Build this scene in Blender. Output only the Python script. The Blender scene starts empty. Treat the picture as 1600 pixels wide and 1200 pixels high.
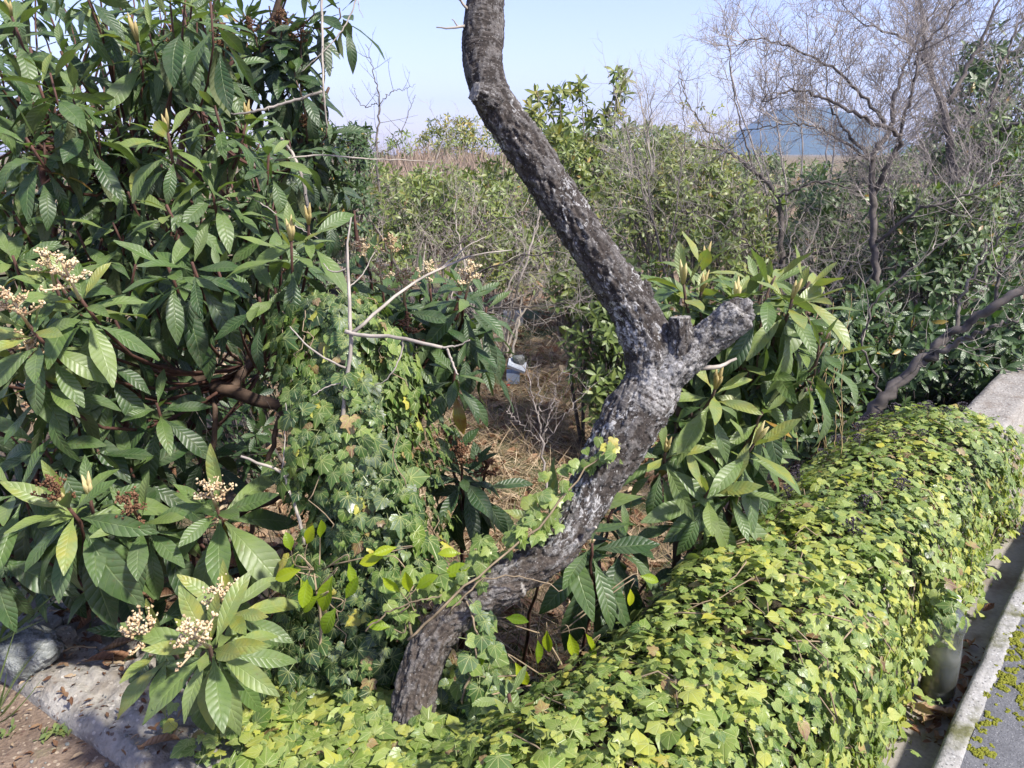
import bpy, math, random
import numpy as np
from mathutils import Vector, Matrix, noise

# ------------------------------------------------------------------ camera, sky, sun, exposure
SC = bpy.context.scene
COL = SC.collection
PITCH = math.radians(17.2)
FPX = 1160.0
CAM = Vector((0, 0, 1.5))
cd = bpy.data.cameras.new('camera')
cd.sensor_width = 36.0
cd.lens = 36.0 * FPX / 1600.0
cd.clip_start = 0.05
cd.clip_end = 20000
cam = bpy.data.objects.new('camera', cd)
cam.location = CAM
cam.rotation_euler = (math.pi / 2 - PITCH, 0, 0)
COL.objects.link(cam)
SC.camera = cam

TOSUN = Vector((0.84, -0.54, 0)).normalized() * math.cos(math.radians(50)) + Vector((0, 0, math.sin(math.radians(50))))
world = bpy.data.worlds.new('World')
SC.world = world
world.use_nodes = True
wn = world.node_tree
bg = wn.nodes['Background']
sky = wn.nodes.new('ShaderNodeTexSky')
sky.sky_type = 'NISHITA'
sky.sun_disc = False
sky.sun_elevation = math.radians(50)
sky.sun_rotation = math.atan2(TOSUN.x, TOSUN.y)
sky.air_density = 1.0
sky.dust_density = 0.8
sky.ozone_density = 1.5
tintn = wn.nodes.new('ShaderNodeMix')      # one even white balance for the whole sky
tintn.data_type = 'RGBA'
tintn.blend_type = 'MULTIPLY'
tintn.inputs[0].default_value = 1.0
tintn.inputs[7].default_value = (0.97, 0.81, 0.96, 1)
wn.links.new(sky.outputs[0], tintn.inputs[6])
wn.links.new(tintn.outputs[2], bg.inputs[0])
bg.inputs[1].default_value = 0.112
sl = bpy.data.lights.new('sun', 'SUN')
sl.energy = 3.7
sl.angle = math.radians(4.0)
sl.color = (1.0, 0.955, 0.87)
so = bpy.data.objects.new('sun', sl)
so.rotation_euler = TOSUN.to_track_quat('Z', 'Y').to_euler()
so.location = (5, -4, 9)
COL.objects.link(so)
SC.view_settings.view_transform = 'Standard'
SC.view_settings.look = 'None'
SC.view_settings.gamma = 1.0
SC.view_settings.exposure = 1.42
SC.view_settings.use_curve_mapping = False
SC.cycles.volume_bounces = 0
SC.cycles.max_bounces = 8
SC.cycles.transparent_max_bounces = 12
SC.cycles.sample_clamp_indirect = 6

R = random.Random(11)
U = R.uniform

def ray(px, py):
    x = (px - 800) / FPX
    y = (600 - py) / FPX
    return Vector((x, math.cos(PITCH) + y * math.sin(PITCH), y * math.cos(PITCH) - math.sin(PITCH)))

def at(px, py, d):
    return CAM + ray(px, py) * d

def on(px, py, z):
    r = ray(px, py)
    return CAM + r * ((z - CAM.z) / r.z)

def inframe(p):
    v = p - CAM
    f = v.y * math.cos(PITCH) - v.z * math.sin(PITCH)
    if f < 0.05:
        return None
    u = v.y * math.sin(PITCH) + v.z * math.cos(PITCH)
    x = v.x / f * FPX + 800
    y = 600 - u / f * FPX
    return (x, y, f) if -20 < x < 1620 and -20 < y < 1220 else None

# road frame: s along the road, n away from it towards the garden
UD = Vector((0.67, 0.743, 0)).normalized()
ND = Vector((-UD.y, UD.x, 0))
def sn(s, n, z):
    v = UD * s + ND * n
    return Vector((v.x, v.y, z))
# left wall frame
MD = Vector((0.52, 0.85, 0)).normalized()
LD = Vector((-MD.y, MD.x, 0))
def lm(s, m, z):
    v = LD * s + MD * m
    return Vector((v.x, v.y, z))

# ------------------------------------------------------------------ materials
def newmat(name):
    m = bpy.data.materials.new(name)
    m.use_nodes = True
    nt = m.node_tree
    for n in list(nt.nodes):
        nt.nodes.remove(n)
    out = nt.nodes.new('ShaderNodeOutputMaterial')
    return m, nt, out

class N:
    """tiny node-writing helper"""
    def __init__(self, nt):
        self.nt = nt
    def new(self, t, **kw):
        n = self.nt.nodes.new(t)
        for k, v in kw.items():
            setattr(n, k, v)
        return n
    def link(self, a, b):
        self.nt.links.new(a, b)
    def put(self, sock, v):
        if hasattr(v, 'links'):
            self.nt.links.new(v, sock)
        else:
            sock.default_value = v
    def math(self, op, a, b=0.0, c=0.0, clamp=False):
        n = self.new('ShaderNodeMath', operation=op, use_clamp=clamp)
        self.put(n.inputs[0], a)
        self.put(n.inputs[1], b)
        self.put(n.inputs[2], c)
        return n.outputs[0]
    def ramp(self, fac, stops, interp='LINEAR'):
        n = self.new('ShaderNodeValToRGB')
        n.color_ramp.interpolation = interp
        el = n.color_ramp.elements
        while len(el) < len(stops):
            el.new(0.5)
        for e, (p, c) in zip(el, stops):
            e.position = p
            e.color = (*c, 1) if len(c) == 3 else c
        self.put(n.inputs[0], fac)
        return n.outputs[0]
    def mix(self, fac, a, b, mode='MIX'):
        n = self.new('ShaderNodeMix', data_type='RGBA', blend_type=mode)
        self.put(n.inputs[0], fac)
        self.put(n.inputs[6], a if hasattr(a, 'links') else (*a, 1))
        self.put(n.inputs[7], b if hasattr(b, 'links') else (*b, 1))
        return n.outputs[2]
    def noise(self, vec, scale, detail=4, rough=0.55, dist=0.0):
        n = self.new('ShaderNodeTexNoise')
        if vec is not None:
            self.link(vec, n.inputs['Vector'])
        n.inputs['Scale'].default_value = scale
        n.inputs['Detail'].default_value = detail
        n.inputs['Roughness'].default_value = rough
        n.inputs['Distortion'].default_value = dist
        return n.outputs['Fac']
    def voronoi(self, vec, scale, feature='F1', out='Distance'):
        n = self.new('ShaderNodeTexVoronoi', feature=feature)
        if vec is not None:
            self.link(vec, n.inputs['Vector'])
        n.inputs['Scale'].default_value = scale
        return n.outputs[out]
    def attr(self, name, out='Fac'):
        return self.new('ShaderNodeAttribute', attribute_name=name).outputs[out]
    def pos(self):
        return self.new('ShaderNodeNewGeometry').outputs['Position']
    def bump(self, h, strength, dist, normal=None):
        n = self.new('ShaderNodeBump')
        n.inputs['Strength'].default_value = strength
        n.inputs['Distance'].default_value = dist
        self.link(h, n.inputs['Height'])
        if normal is not None:
            self.link(normal, n.inputs['Normal'])
        return n.outputs[0]
    def principled(self, color, rough, normal=None, spec=0.5, **kw):
        n = self.new('ShaderNodeBsdfPrincipled')
        self.put(n.inputs['Base Color'], color if hasattr(color, 'links') else (*color, 1))
        self.put(n.inputs['Roughness'], rough)
        self.put(n.inputs['Specular IOR Level'], spec)
        for k, v in kw.items():
            self.put(n.inputs[k], v)
        if normal is not None:
            self.link(normal, n.inputs['Normal'])
        return n.outputs[0]

def leaf_material(name, stops, back, rough=0.4, transl=0.28, veins='pinnate', nveins=11, vein_col=None, vein_amt=0.3,
                  bump=0.5, bdist=0.003, spec=0.5, tr_gain=(1.35, 1.5, 0.6), spots=0.0, dust=0.0):
    m, nt, out = newmat(name)
    w = N(nt)
    oi = w.new('ShaderNodeObjectInfo')
    sep = w.new('ShaderNodeSeparateColor')
    w.link(oi.outputs['Color'], sep.inputs[0])
    t = w.math('ADD', sep.outputs[0], w.attr('tint'))
    uvn = w.new('ShaderNodeUVMap').outputs[0]
    pos = w.pos()
    nz = w.noise(pos, 28, 3)
    t = w.math('ADD', t, w.math('MULTIPLY', w.math('SUBTRACT', nz, 0.5), 0.20))
    col = w.ramp(t, stops)
    sx = w.new('ShaderNodeSeparateXYZ')
    w.link(uvn, sx.inputs[0])
    u, v = sx.outputs[0], sx.outputs[1]
    normal = None
    if veins == 'pinnate':
        au = w.math('MULTIPLY', w.math('ABSOLUTE', w.math('SUBTRACT', u, 0.5)), 2.0)
        ph = w.math('SUBTRACT', w.math('ADD', w.math('POWER', v, 0.9), w.math('MULTIPLY', w.math('SUBTRACT', nz, 0.5), 0.05)), w.math('MULTIPLY', au, 0.11))
        ph = w.math('ADD', ph, w.math('MULTIPLY', w.math('GREATER_THAN', u, 0.5), 0.035))
        s = w.math('ABSOLUTE', w.math('SINE', w.math('MULTIPLY', ph, math.pi * nveins)))
        side = w.math('SUBTRACT', 1.0, w.math('MULTIPLY', s, 5.0), clamp=True)
        mid = w.math('SUBTRACT', 1.0, w.math('MULTIPLY', au, 13.0), clamp=True)
        vein = w.math('MAXIMUM', mid, w.math('MULTIPLY', side, 0.45))
        h = w.math('SUBTRACT', w.math('POWER', s, 0.6), w.math('MULTIPLY', mid, 0.6))
        h = w.math('ADD', h, w.math('MULTIPLY', nz, 0.35))
    else:
        x = w.math('ABSOLUTE', w.math('SUBTRACT', u, 0.5))
        y = w.math('SUBTRACT', v, 0.2)
        vein = None
        for a, wd in ((0.0, 36.0), (0.62, 42.0), (1.15, 46.0), (1.75, 46.0)):
            dd = w.math('ABSOLUTE', w.math('SUBTRACT', w.math('MULTIPLY', x, math.cos(a)), w.math('MULTIPLY', y, math.sin(a))))
            al = w.math('ADD', w.math('MULTIPLY', x, math.sin(a)), w.math('MULTIPLY', y, math.cos(a)))
            mk = w.math('SUBTRACT', 1.0, w.math('MULTIPLY', dd, wd), clamp=True)
            mk = w.math('MULTIPLY', mk, w.math('GREATER_THAN', al, 0.0))
            ph = w.math('SUBTRACT', al, w.math('MULTIPLY', dd, 1.1))
            sd = w.math('SUBTRACT', 1.0, w.math('MULTIPLY', w.math('ABSOLUTE', w.math('SINE', w.math('MULTIPLY', ph, 24.0))), 4.0), clamp=True)
            near = w.math('SUBTRACT', 1.0, w.math('MULTIPLY', dd, 6.5), clamp=True)
            sd = w.math('MULTIPLY', w.math('MULTIPLY', sd, near), 0.5)
            mk = w.math('MAXIMUM', mk, sd)
            vein = mk if vein is None else w.math('MAXIMUM', vein, mk)
        h = w.math('SUBTRACT', w.math('MULTIPLY', nz, 0.8), vein)
    vc = vein_col or (0.30, 0.38, 0.14)
    col = w.mix(w.math('MULTIPLY', vein, vein_amt), col, vc)
    if dust:
        dn = w.math('MULTIPLY', w.ramp(w.noise(pos, 16, 5, 0.7), [(0.42, (0, 0, 0)), (0.7, (1, 1, 1))]), dust)
        col = w.mix(dn, col, (0.20, 0.21, 0.16))
    if spots:
        sp = w.math('MULTIPLY', w.math('GREATER_THAN', w.noise(pos, 90, 2), 0.68), spots)
        col = w.mix(sp, col, (0.13, 0.075, 0.03))
    geo = w.new('ShaderNodeNewGeometry')
    bk = w.mix(0.55, col, back)
    colf = w.mix(geo.outputs['Backfacing'], col, bk)
    if veins == 'pinnate':
        h = w.math('MULTIPLY', h, w.math('SUBTRACT', 1.35, w.math('MULTIPLY', t, 1.15), clamp=True))
    normal = w.bump(h, bump, bdist)
    rr = w.math('ADD', rough, w.math('MULTIPLY', geo.outputs['Backfacing'], 0.3))
    rr = w.math('ADD', rr, w.math('MULTIPLY', w.math('SUBTRACT', w.noise(pos, 12, 2), 0.5), 0.25))
    p = w.principled(colf, rr, normal, spec)
    tr = w.new('ShaderNodeBsdfTranslucent')
    w.link(w.mix(1.0, col, tr_gain, 'MULTIPLY'), tr.inputs[0])
    mx = w.new('ShaderNodeMixShader')
    mx.inputs[0].default_value = transl
    w.link(p, mx.inputs[1])
    w.link(tr.outputs[0], mx.inputs[2])
    w.link(mx.outputs[0], out.inputs[0])
    return m

def rough_material(name, stops, scale=8, detail=6, rough=0.9, bump=0.5, bdist=0.01, scale2=60, mixcol=None, mixscale=2.0, mixlo=0.5, mixhi=0.6, speck=None, speck_scale=120, spec=0.3):
    m, nt, out = newmat(name)
    w = N(nt)
    pos = w.pos()
    a = w.noise(pos, scale, detail, 0.62)
    b = w.noise(pos, scale2, 4, 0.6)
    f = w.math('ADD', w.math('MULTIPLY', a, 0.62), w.math('MULTIPLY', b, 0.38))
    col = w.ramp(f, stops)
    h = w.math('ADD', a, w.math('MULTIPLY', b, 0.6))
    if speck is not None:
        vcol = w.voronoi(pos, speck_scale, out='Color')
        sep = w.new('ShaderNodeSeparateColor')
        w.link(vcol, sep.inputs[0])
        k = w.math('GREATER_THAN', sep.outputs[0], 0.62)
        dist = w.voronoi(pos, speck_scale)
        k = w.math('MULTIPLY', k, w.math('LESS_THAN', dist, 0.42))
        sc_ = w.ramp(sep.outputs[1], speck)
        col = w.mix(w.math('MULTIPLY', k, 0.8), col, sc_)
        h = w.math('ADD', h, w.math('MULTIPLY', k, 0.5))
    if mixcol is not None:
        g = w.noise(pos, mixscale, 5, 0.65)
        mr = w.new('ShaderNodeMapRange')
        mr.inputs[1].default_value = mixlo
        mr.inputs[2].default_value = mixhi
        w.link(g, mr.inputs[0])
        col = w.mix(mr.outputs[0], col, w.mix(1.0, w.ramp(f, [(0.25, (0.5, 0.5, 0.5)), (0.75, (1.4, 1.4, 1.4))]), mixcol, 'MULTIPLY'))
    nrm = w.bump(h, bump, bdist)
    w.link(w.principled(col, rough, nrm, spec), out.inputs[0])
    return m

def simple(name, col, rough=0.8, spec=0.3, var=0.25, scale=40, **kw):
    m, nt, out = newmat(name)
    w = N(nt)
    nz = w.noise(w.pos(), scale, 4)
    lo = tuple(c * (1 - var) for c in col)
    hi = tuple(min(1, c * (1 + var)) for c in col)
    c = w.ramp(nz, [(0.3, lo), (0.7, hi)])
    w.link(w.principled(c, rough, w.bump(nz, 0.3, 0.002), spec, **kw), out.inputs[0])
    return m

LOQ = [(0.0, (0.016, 0.038, 0.014)), (0.35, (0.038, 0.078, 0.024)), (0.6, (0.088, 0.145, 0.038)), (0.8, (0.170, 0.225, 0.062)),
       (0.9, (0.30, 0.26, 0.03)), (0.96, (0.26, 0.12, 0.03)), (1.0, (0.12, 0.055, 0.03))]
IVY = [(0.0, (0.018, 0.048, 0.014)), (0.25, (0.046, 0.102, 0.020)), (0.5, (0.120, 0.190, 0.030)), (0.72, (0.250, 0.315, 0.070)),
       (0.86, (0.44, 0.41, 0.05)), (0.94, (0.30, 0.20, 0.08)), (1.0, (0.13, 0.065, 0.035))]
SHR = [(0.0, (0.018, 0.040, 0.015)), (0.4, (0.055, 0.100, 0.028)), (0.7, (0.14, 0.185, 0.045)), (0.88, (0.22, 0.22, 0.055)),
       (0.95, (0.32, 0.20, 0.04)), (1.0, (0.16, 0.08, 0.04))]
M = {}
M['loquat'] = leaf_material('loquat leaf', LOQ, (0.15, 0.16, 0.075), rough=0.43, transl=0.26, nveins=12, vein_amt=0.30, bump=0.55, bdist=0.0030, spots=0.25, spec=0.42, dust=0.32)
M['ivy'] = leaf_material('ivy leaf', IVY, (0.19, 0.23, 0.10), rough=0.39, transl=0.28, veins='palmate', vein_col=(0.44, 0.48, 0.17), vein_amt=0.75, bump=0.5, bdist=0.002, spots=0.3, dust=0.2)
M['citrus'] = leaf_material('citrus leaf', [(0.0, (0.06, 0.13, 0.015)), (0.5, (0.22, 0.31, 0.012)), (1.0, (0.42, 0.44, 0.015))], (0.25, 0.30, 0.05), rough=0.4, transl=0.42, nveins=8, vein_amt=0.3, bump=0.3, bdist=0.002, spots=0.5)
M['shrub'] = leaf_material('shrub leaf', SHR, (0.10, 0.12, 0.06), rough=0.42, transl=0.25, nveins=8, vein_amt=0.2, bump=0.3)
M['dry'] = leaf_material('fallen leaf', [(0.0, (0.10, 0.045, 0.025)), (0.4, (0.19, 0.10, 0.055)), (0.75, (0.30, 0.20, 0.12)), (1.0, (0.42, 0.34, 0.23))], (0.25, 0.18, 0.12), rough=0.75, transl=0.12, nveins=9, vein_amt=0.2, vein_col=(0.4, 0.3, 0.2), bump=0.8, bdist=0.004, tr_gain=(1.2, 0.9, 0.6), spec=0.25)
M['reed'] = leaf_material('dry reed', [(0.0, (0.14, 0.10, 0.08)), (0.5, (0.26, 0.185, 0.15)), (1.0, (0.36, 0.28, 0.22))], (0.25, 0.19, 0.16), rough=0.8, transl=0.15, bump=0.1, spec=0.2)
M['straw'] = leaf_material('dry grass', [(0.0, (0.14, 0.12, 0.06)), (0.3, (0.25, 0.18, 0.115)), (0.7, (0.40, 0.30, 0.20)), (1.0, (0.52, 0.43, 0.31))], (0.3, 0.22, 0.13), rough=0.8, transl=0.2, bump=0.1, spec=0.2)
M['grass'] = leaf_material('green grass', [(0.0, (0.03, 0.06, 0.02)), (0.6, (0.09, 0.14, 0.04)), (1.0, (0.22, 0.24, 0.07))], (0.1, 0.12, 0.04), rough=0.5, transl=0.3, bump=0.1)
M['fuzz'] = leaf_material('loquat flower', [(0.0, (0.11, 0.055, 0.03)), (0.4, (0.24, 0.14, 0.08)), (0.75, (0.46, 0.33, 0.19)), (1.0, (0.62, 0.52, 0.34))], (0.4, 0.3, 0.18), rough=0.9, transl=0.1, bump=0.6, spec=0.15)
M['bud'] = leaf_material('leaf bud', [(0.0, (0.36, 0.27, 0.10)), (1.0, (0.62, 0.54, 0.30))], (0.5, 0.42, 0.22), rough=0.7, transl=0.3, bump=0.2, spec=0.2)
M['stem'] = simple('brown stem', (0.085, 0.055, 0.038), 0.75, scale=30, var=0.45)
M['redstem'] = simple('red brown stem', (0.075, 0.036, 0.026), 0.7, scale=30, var=0.4)
M['twig'] = simple('grey twig', (0.30, 0.265, 0.225), 0.85, scale=14, var=0.4)
M['darktwig'] = simple('dark twig', (0.105, 0.09, 0.08), 0.9, scale=18, var=0.55)
M['redtwig'] = simple('reddish twig', (0.25, 0.22, 0.20), 0.85, scale=9, var=0.45)
M['vine'] = simple('ivy stem', (0.21, 0.16, 0.10), 0.8, scale=30, var=0.4)
M['yellowvine'] = simple('yellow hanging stem', (0.27, 0.20, 0.09), 0.75, scale=25, var=0.4)
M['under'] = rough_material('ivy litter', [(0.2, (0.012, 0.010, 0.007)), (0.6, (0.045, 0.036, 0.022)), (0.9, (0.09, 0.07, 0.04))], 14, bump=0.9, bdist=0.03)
M['concrete'] = rough_material('weathered concrete', [(0.25, (0.11, 0.10, 0.088)), (0.5, (0.235, 0.22, 0.195)), (0.8, (0.38, 0.36, 0.325))], 5, bump=0.9, bdist=0.012, scale2=75,
                               mixcol=(0.16, 0.13, 0.10), mixscale=5.5, mixlo=0.5, mixhi=0.7, speck=[(0.2, (0.10, 0.065, 0.05)), (0.7, (0.46, 0.43, 0.38))], speck_scale=95)
M['gutter'] = rough_material('gutter concrete', [(0.25, (0.13, 0.115, 0.10)), (0.5, (0.235, 0.215, 0.19)), (0.8, (0.34, 0.31, 0.28))], 4, bump=0.6, bdist=0.006, scale2=90,
                             mixcol=(0.10, 0.075, 0.055), mixscale=4, mixlo=0.52, mixhi=0.7)
M['kerb'] = rough_material('kerb concrete', [(0.25, (0.14, 0.135, 0.125)), (0.5, (0.27, 0.262, 0.245)), (0.8, (0.42, 0.41, 0.39))], 9, bump=0.8, bdist=0.008, scale2=110,
                           mixcol=(0.10, 0.10, 0.045), mixscale=6, mixlo=0.52, mixhi=0.66, speck=[(0.1, (0.08, 0.08, 0.08)), (0.6, (0.3, 0.3, 0.29)), (1.0, (0.5, 0.5, 0.48))], speck_scale=150)
M['asphalt'] = rough_material('worn asphalt', [(0.25, (0.055, 0.056, 0.060)), (0.5, (0.105, 0.107, 0.114)), (0.8, (0.17, 0.172, 0.18))], 18, bump=1.0, bdist=0.006, scale2=150,
                              speck=[(0.1, (0.04, 0.04, 0.045)), (0.5, (0.19, 0.19, 0.20)), (1.0, (0.27, 0.27, 0.27))], speck_scale=230)
M['dirt'] = rough_material('bare dirt', [(0.25, (0.075, 0.05, 0.035)), (0.5, (0.165, 0.12, 0.088)), (0.8, (0.29, 0.23, 0.18))], 7, bump=1.0, bdist=0.015, scale2=80,
                           mixcol=(0.09, 0.105, 0.035), mixscale=3.5, mixlo=0.56, mixhi=0.7, speck=[(0.2, (0.10, 0.06, 0.045)), (0.6, (0.33, 0.27, 0.2))], speck_scale=90)
M['soil'] = rough_material('garden soil', [(0.25, (0.07, 0.048, 0.032)), (0.5, (0.19, 0.135, 0.085)), (0.8, (0.34, 0.26, 0.17))], 2.5, bump=1.0, bdist=0.04, scale2=40,
                           mixcol=(0.065, 0.085, 0.03), mixscale=0.8, mixlo=0.48, mixhi=0.6)
M['rock'] = rough_material('grey rock', [(0.3, (0.06, 0.066, 0.062)), (0.5, (0.17, 0.18, 0.172)), (0.72, (0.36, 0.37, 0.35))], 16, bump=1.0, bdist=0.02, scale2=70)
M['lichenbark'] = rough_material('lichen bark', [(0.3, (0.03, 0.026, 0.023)), (0.5, (0.12, 0.105, 0.095)), (0.72, (0.42, 0.42, 0.40))], 26, bump=1.0, bdist=0.02, scale2=130)
M['moss'] = rough_material('green moss', [(0.25, (0.07, 0.085, 0.008)), (0.5, (0.18, 0.19, 0.018)), (0.8, (0.33, 0.32, 0.04))], 60, bump=1.0, bdist=0.01, scale2=260)
M['drymoss'] = rough_material('brown moss', [(0.25, (0.08, 0.05, 0.035)), (0.5, (0.19, 0.12, 0.085)), (0.8, (0.33, 0.22, 0.15))], 60, bump=1.0, bdist=0.01, scale2=260)
M['hill'] = rough_material('hill woods', [(0.3, (0.018, 0.035, 0.018)), (0.7, (0.06, 0.085, 0.035))], 0.02, bump=1.0, bdist=6, scale2=0.09)
M['white'] = simple('white foam', (0.46, 0.50, 0.56), 0.55, var=0.08, scale=15)
M['blue'] = simple('pale blue plastic', (0.32, 0.40, 0.54), 0.4, var=0.1, scale=10)
M['red'] = simple('red plastic', (0.28, 0.035, 0.025), 0.5, var=0.2)
M['block'] = simple('grey block', (0.42, 0.41, 0.40), 0.8, var=0.2)

# ------------------------------------------------------------------ object helpers
def thing(name, label, cat, loc=(0, 0, 0), group=None):
    o = bpy.data.objects.new(name, None)
    o.empty_display_size = 0.1
    COL.objects.link(o)
    o.location = loc
    o['label'] = label
    o['category'] = cat
    if group:
        o['group'] = group
    return o

def link(name, me, parent=None, kind=None, label=None, cat=None, group=None):
    o = bpy.data.objects.new(name, me)
    COL.objects.link(o)
    if parent is not None:
        o.parent = parent
        o.location = -Vector(parent.location)
    if kind:
        o['kind'] = kind
    if label:
        o['label'] = label
    if cat:
        o['category'] = cat
    if group:
        o['group'] = group
    return o

class MB:
    def __init__(self):
        self.v = []
        self.f = []
    def tube(self, pts, rad, n=6, cap=True):
        pts = [Vector(p) for p in pts]
        k0 = len(self.v)
        up = Vector((0.31, 0.17, 0.93))
        t0 = (pts[1] - pts[0]).normalized()
        a = t0.cross(up)
        if a.length < 0.05:
            a = t0.cross(Vector((1, 0, 0)))
        a.normalize()
        for i, p in enumerate(pts):
            t = (pts[min(i + 1, len(pts) - 1)] - pts[max(i - 1, 0)])
            if t.length < 1e-9:
                t = t0
            t.normalize()
            a = (a - t * a.dot(t))
            if a.length < 1e-6:
                a = t.orthogonal()
            a.normalize()
            b = t.cross(a)
            r = rad[i] if hasattr(rad, '__len__') else rad
            for j in range(n):
                an = 2 * math.pi * j / n
                self.v.append(p + a * (math.cos(an) * r) + b * (math.sin(an) * r))
        for i in range(len(pts) - 1):
            for j in range(n):
                q = k0 + i * n
                self.f.append((q + j, q + (j + 1) % n, q + n + (j + 1) % n, q + n + j))
        if cap:
            self.f.append(tuple(k0 + (len(pts) - 1) * n + j for j in range(n)))
            self.f.append(tuple(k0 + j for j in reversed(range(n))))
    def add(self, vs, fs):
        k = len(self.v)
        self.v += [Vector(v) for v in vs]
        self.f += [tuple(k + i for i in f) for f in fs]
    def box(self, a, b):
        x0, y0, z0 = a
        x1, y1, z1 = b
        self.add([(x0, y0, z0), (x1, y0, z0), (x1, y1, z0), (x0, y1, z0), (x0, y0, z1), (x1, y0, z1), (x1, y1, z1), (x0, y1, z1)],
                 [(0, 3, 2, 1), (4, 5, 6, 7), (0, 1, 5, 4), (1, 2, 6, 5), (2, 3, 7, 6), (3, 0, 4, 7)])
    def mesh(self, name, mat, smooth=True):
        me = bpy.data.meshes.new(name)
        me.from_pydata([tuple(v) for v in self.v], [], self.f)
        me.materials.append(mat)
        if smooth:
            me.polygons.foreach_set('use_smooth', [True] * len(me.polygons))
        me.update()
        return me
    def build(self, name, mat, parent=None, smooth=True, **kw):
        return link(name, self.mesh(name, mat, smooth), parent, **kw)

def spline(ctrl, n):
    """Catmull-Rom through control tuples of any length"""
    P = np.array(ctrl, float)
    P = np.vstack([2 * P[0] - P[1], P, 2 * P[-1] - P[-2]])
    out = []
    m = len(P) - 3
    for i in range(n):
        t = i / (n - 1) * m
        k = min(int(t), m - 1)
        f = t - k
        p0, p1, p2, p3 = P[k:k + 4]
        out.append(0.5 * ((2 * p1) + (-p0 + p2) * f + (2 * p0 - 5 * p1 + 4 * p2 - p3) * f * f + (-p0 + 3 * p1 - 3 * p2 + p3) * f ** 3))
    return np.array(out)

def pxcurve(ctrl, n=24, jit=0.0):
    """ctrl: (px, py, depth, radius) -> points, radii"""
    C = [tuple(at(a, b, d)) + (r,) for a, b, d, r in ctrl]
    S = spline(C, n)
    pts = [Vector(p[:3]) + Vector((U(-jit, jit), U(-jit, jit), U(-jit, jit))) for p in S]
    return pts, [max(0.0006, p[3]) for p in S]

# ------------------------------------------------------------------ leaf archetypes
class Arch:
    def __init__(self, v, f, uv):
        self.v = np.array(v, float)
        self.f = f
        self.uv = np.array(uv, float)
        self.loop = np.array([i for q in f for i in q], int)
        self.tot = np.array([len(q) for q in f], int)
        self.me = {}
    def mesh(self, name, mat):
        k = mat.name
        if k not in self.me:
            me = bpy.data.meshes.new(name)
            me.from_pydata([tuple(x) for x in self.v], [], self.f)
            ul = me.uv_layers.new(name='UVMap')
            ul.data.foreach_set('uv', self.uv[self.loop].ravel())
            me.materials.append(mat)
            me.polygons.foreach_set('use_smooth', [True] * len(me.polygons))
            me.update()
            self.me[k] = me
        return self.me[k]

def blade(nseg, half, width, k, fold=0.12, peak=1.2, wave=0.0, sharp=0.85, twist=0.0, stalk=0.0, seed=0):
    """leaf of length 1 along +Y, upper face +Z, curling down by k radians"""
    rr = random.Random(seed)
    v, uv, f = [], [], []
    y = z = 0.0
    nc = 2 * half + 1
    ph = rr.uniform(0, 6)
    for i in range(nseg + 1):
        s = i / nseg
        ss = max(0.0, (s - stalk) / (1 - stalk))
        wd = width * 0.5 * max(0.02, math.sin(math.pi * min(1, ss ** peak)) ** sharp) if 0 < ss < 1 else width * 0.03
        an = -k * (s - 0.15)
        tw = twist * s
        for j in range(-half, half + 1):
            x = j / half
            zz = fold * abs(x) * wd + wave * width * math.sin(s * 11 + ph + (1.5 if x > 0 else 0)) * x * x
            xx = x * wd
            v.append((xx * math.cos(tw) - zz * math.sin(tw), y - zz * math.sin(an), z + zz * math.cos(an) + xx * math.sin(tw)))
            uv.append((x * 0.5 + 0.5, s))
        y += math.cos(an) / nseg
        z += math.sin(an) / nseg
    for i in range(nseg):
        for j in range(nc - 1):
            q = i * nc + j
            f.append((q, q + 1, q + nc + 1, q + nc))
    return Arch(v, f, uv)

LOQ_A = [blade(7, 2, w * 0.84, k * 1.15, fo, 1.12, 0.06, 1.0, tw, 0.05, i) for i, (w, k, fo, tw) in enumerate(
    [(0.30, -0.15, 0.30, 0.0), (0.33, 0.25, 0.22, 0.15), (0.31, 0.6, 0.2, -0.2), (0.34, 0.95, 0.12, 0.1), (0.29, 1.35, 0.1, -0.1), (0.36, 0.45, 0.05, 0.3)])]
SHR_A = [blade(3, 1, w, k, fo, 1.1, 0.0, 0.8, 0, 0.05, i) for i, (w, k, fo) in enumerate(
    [(0.30, 0.1, 0.25), (0.34, 0.5, 0.2), (0.28, 0.9, 0.15), (0.38, 0.3, 0.3)])]
CIT_A = [blade(6, 2, w, k, fo, 0.95, 0.03, 0.75, tw, 0.10, i) for i, (w, k, fo, tw) in enumerate(
    [(0.44, 0.3, 0.35, 0.1), (0.48, 0.7, 0.3, -0.2), (0.42, -0.1, 0.5, 0.2)])]
DRY_A = [blade(6, 2, w, k, fo, 1.1, 0.09, 0.75, tw, 0.05, i) for i, (w, k, fo, tw) in enumerate(
    [(0.30, 0.5, 0.9, 0.3), (0.36, -0.8, 0.7, -0.5), (0.40, 1.1, 0.5, 0.6), (0.34, -0.3, 1.1, 0.2)])]
GRA_A = [blade(4, 1, w, k, 0.3, 0.7, 0, 0.6, tw, 0.0, i) for i, (w, k, tw) in enumerate([(0.022, 0.5, 0.3), (0.018, 1.2, -0.4), (0.026, 0.1, 0.2)])]

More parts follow.
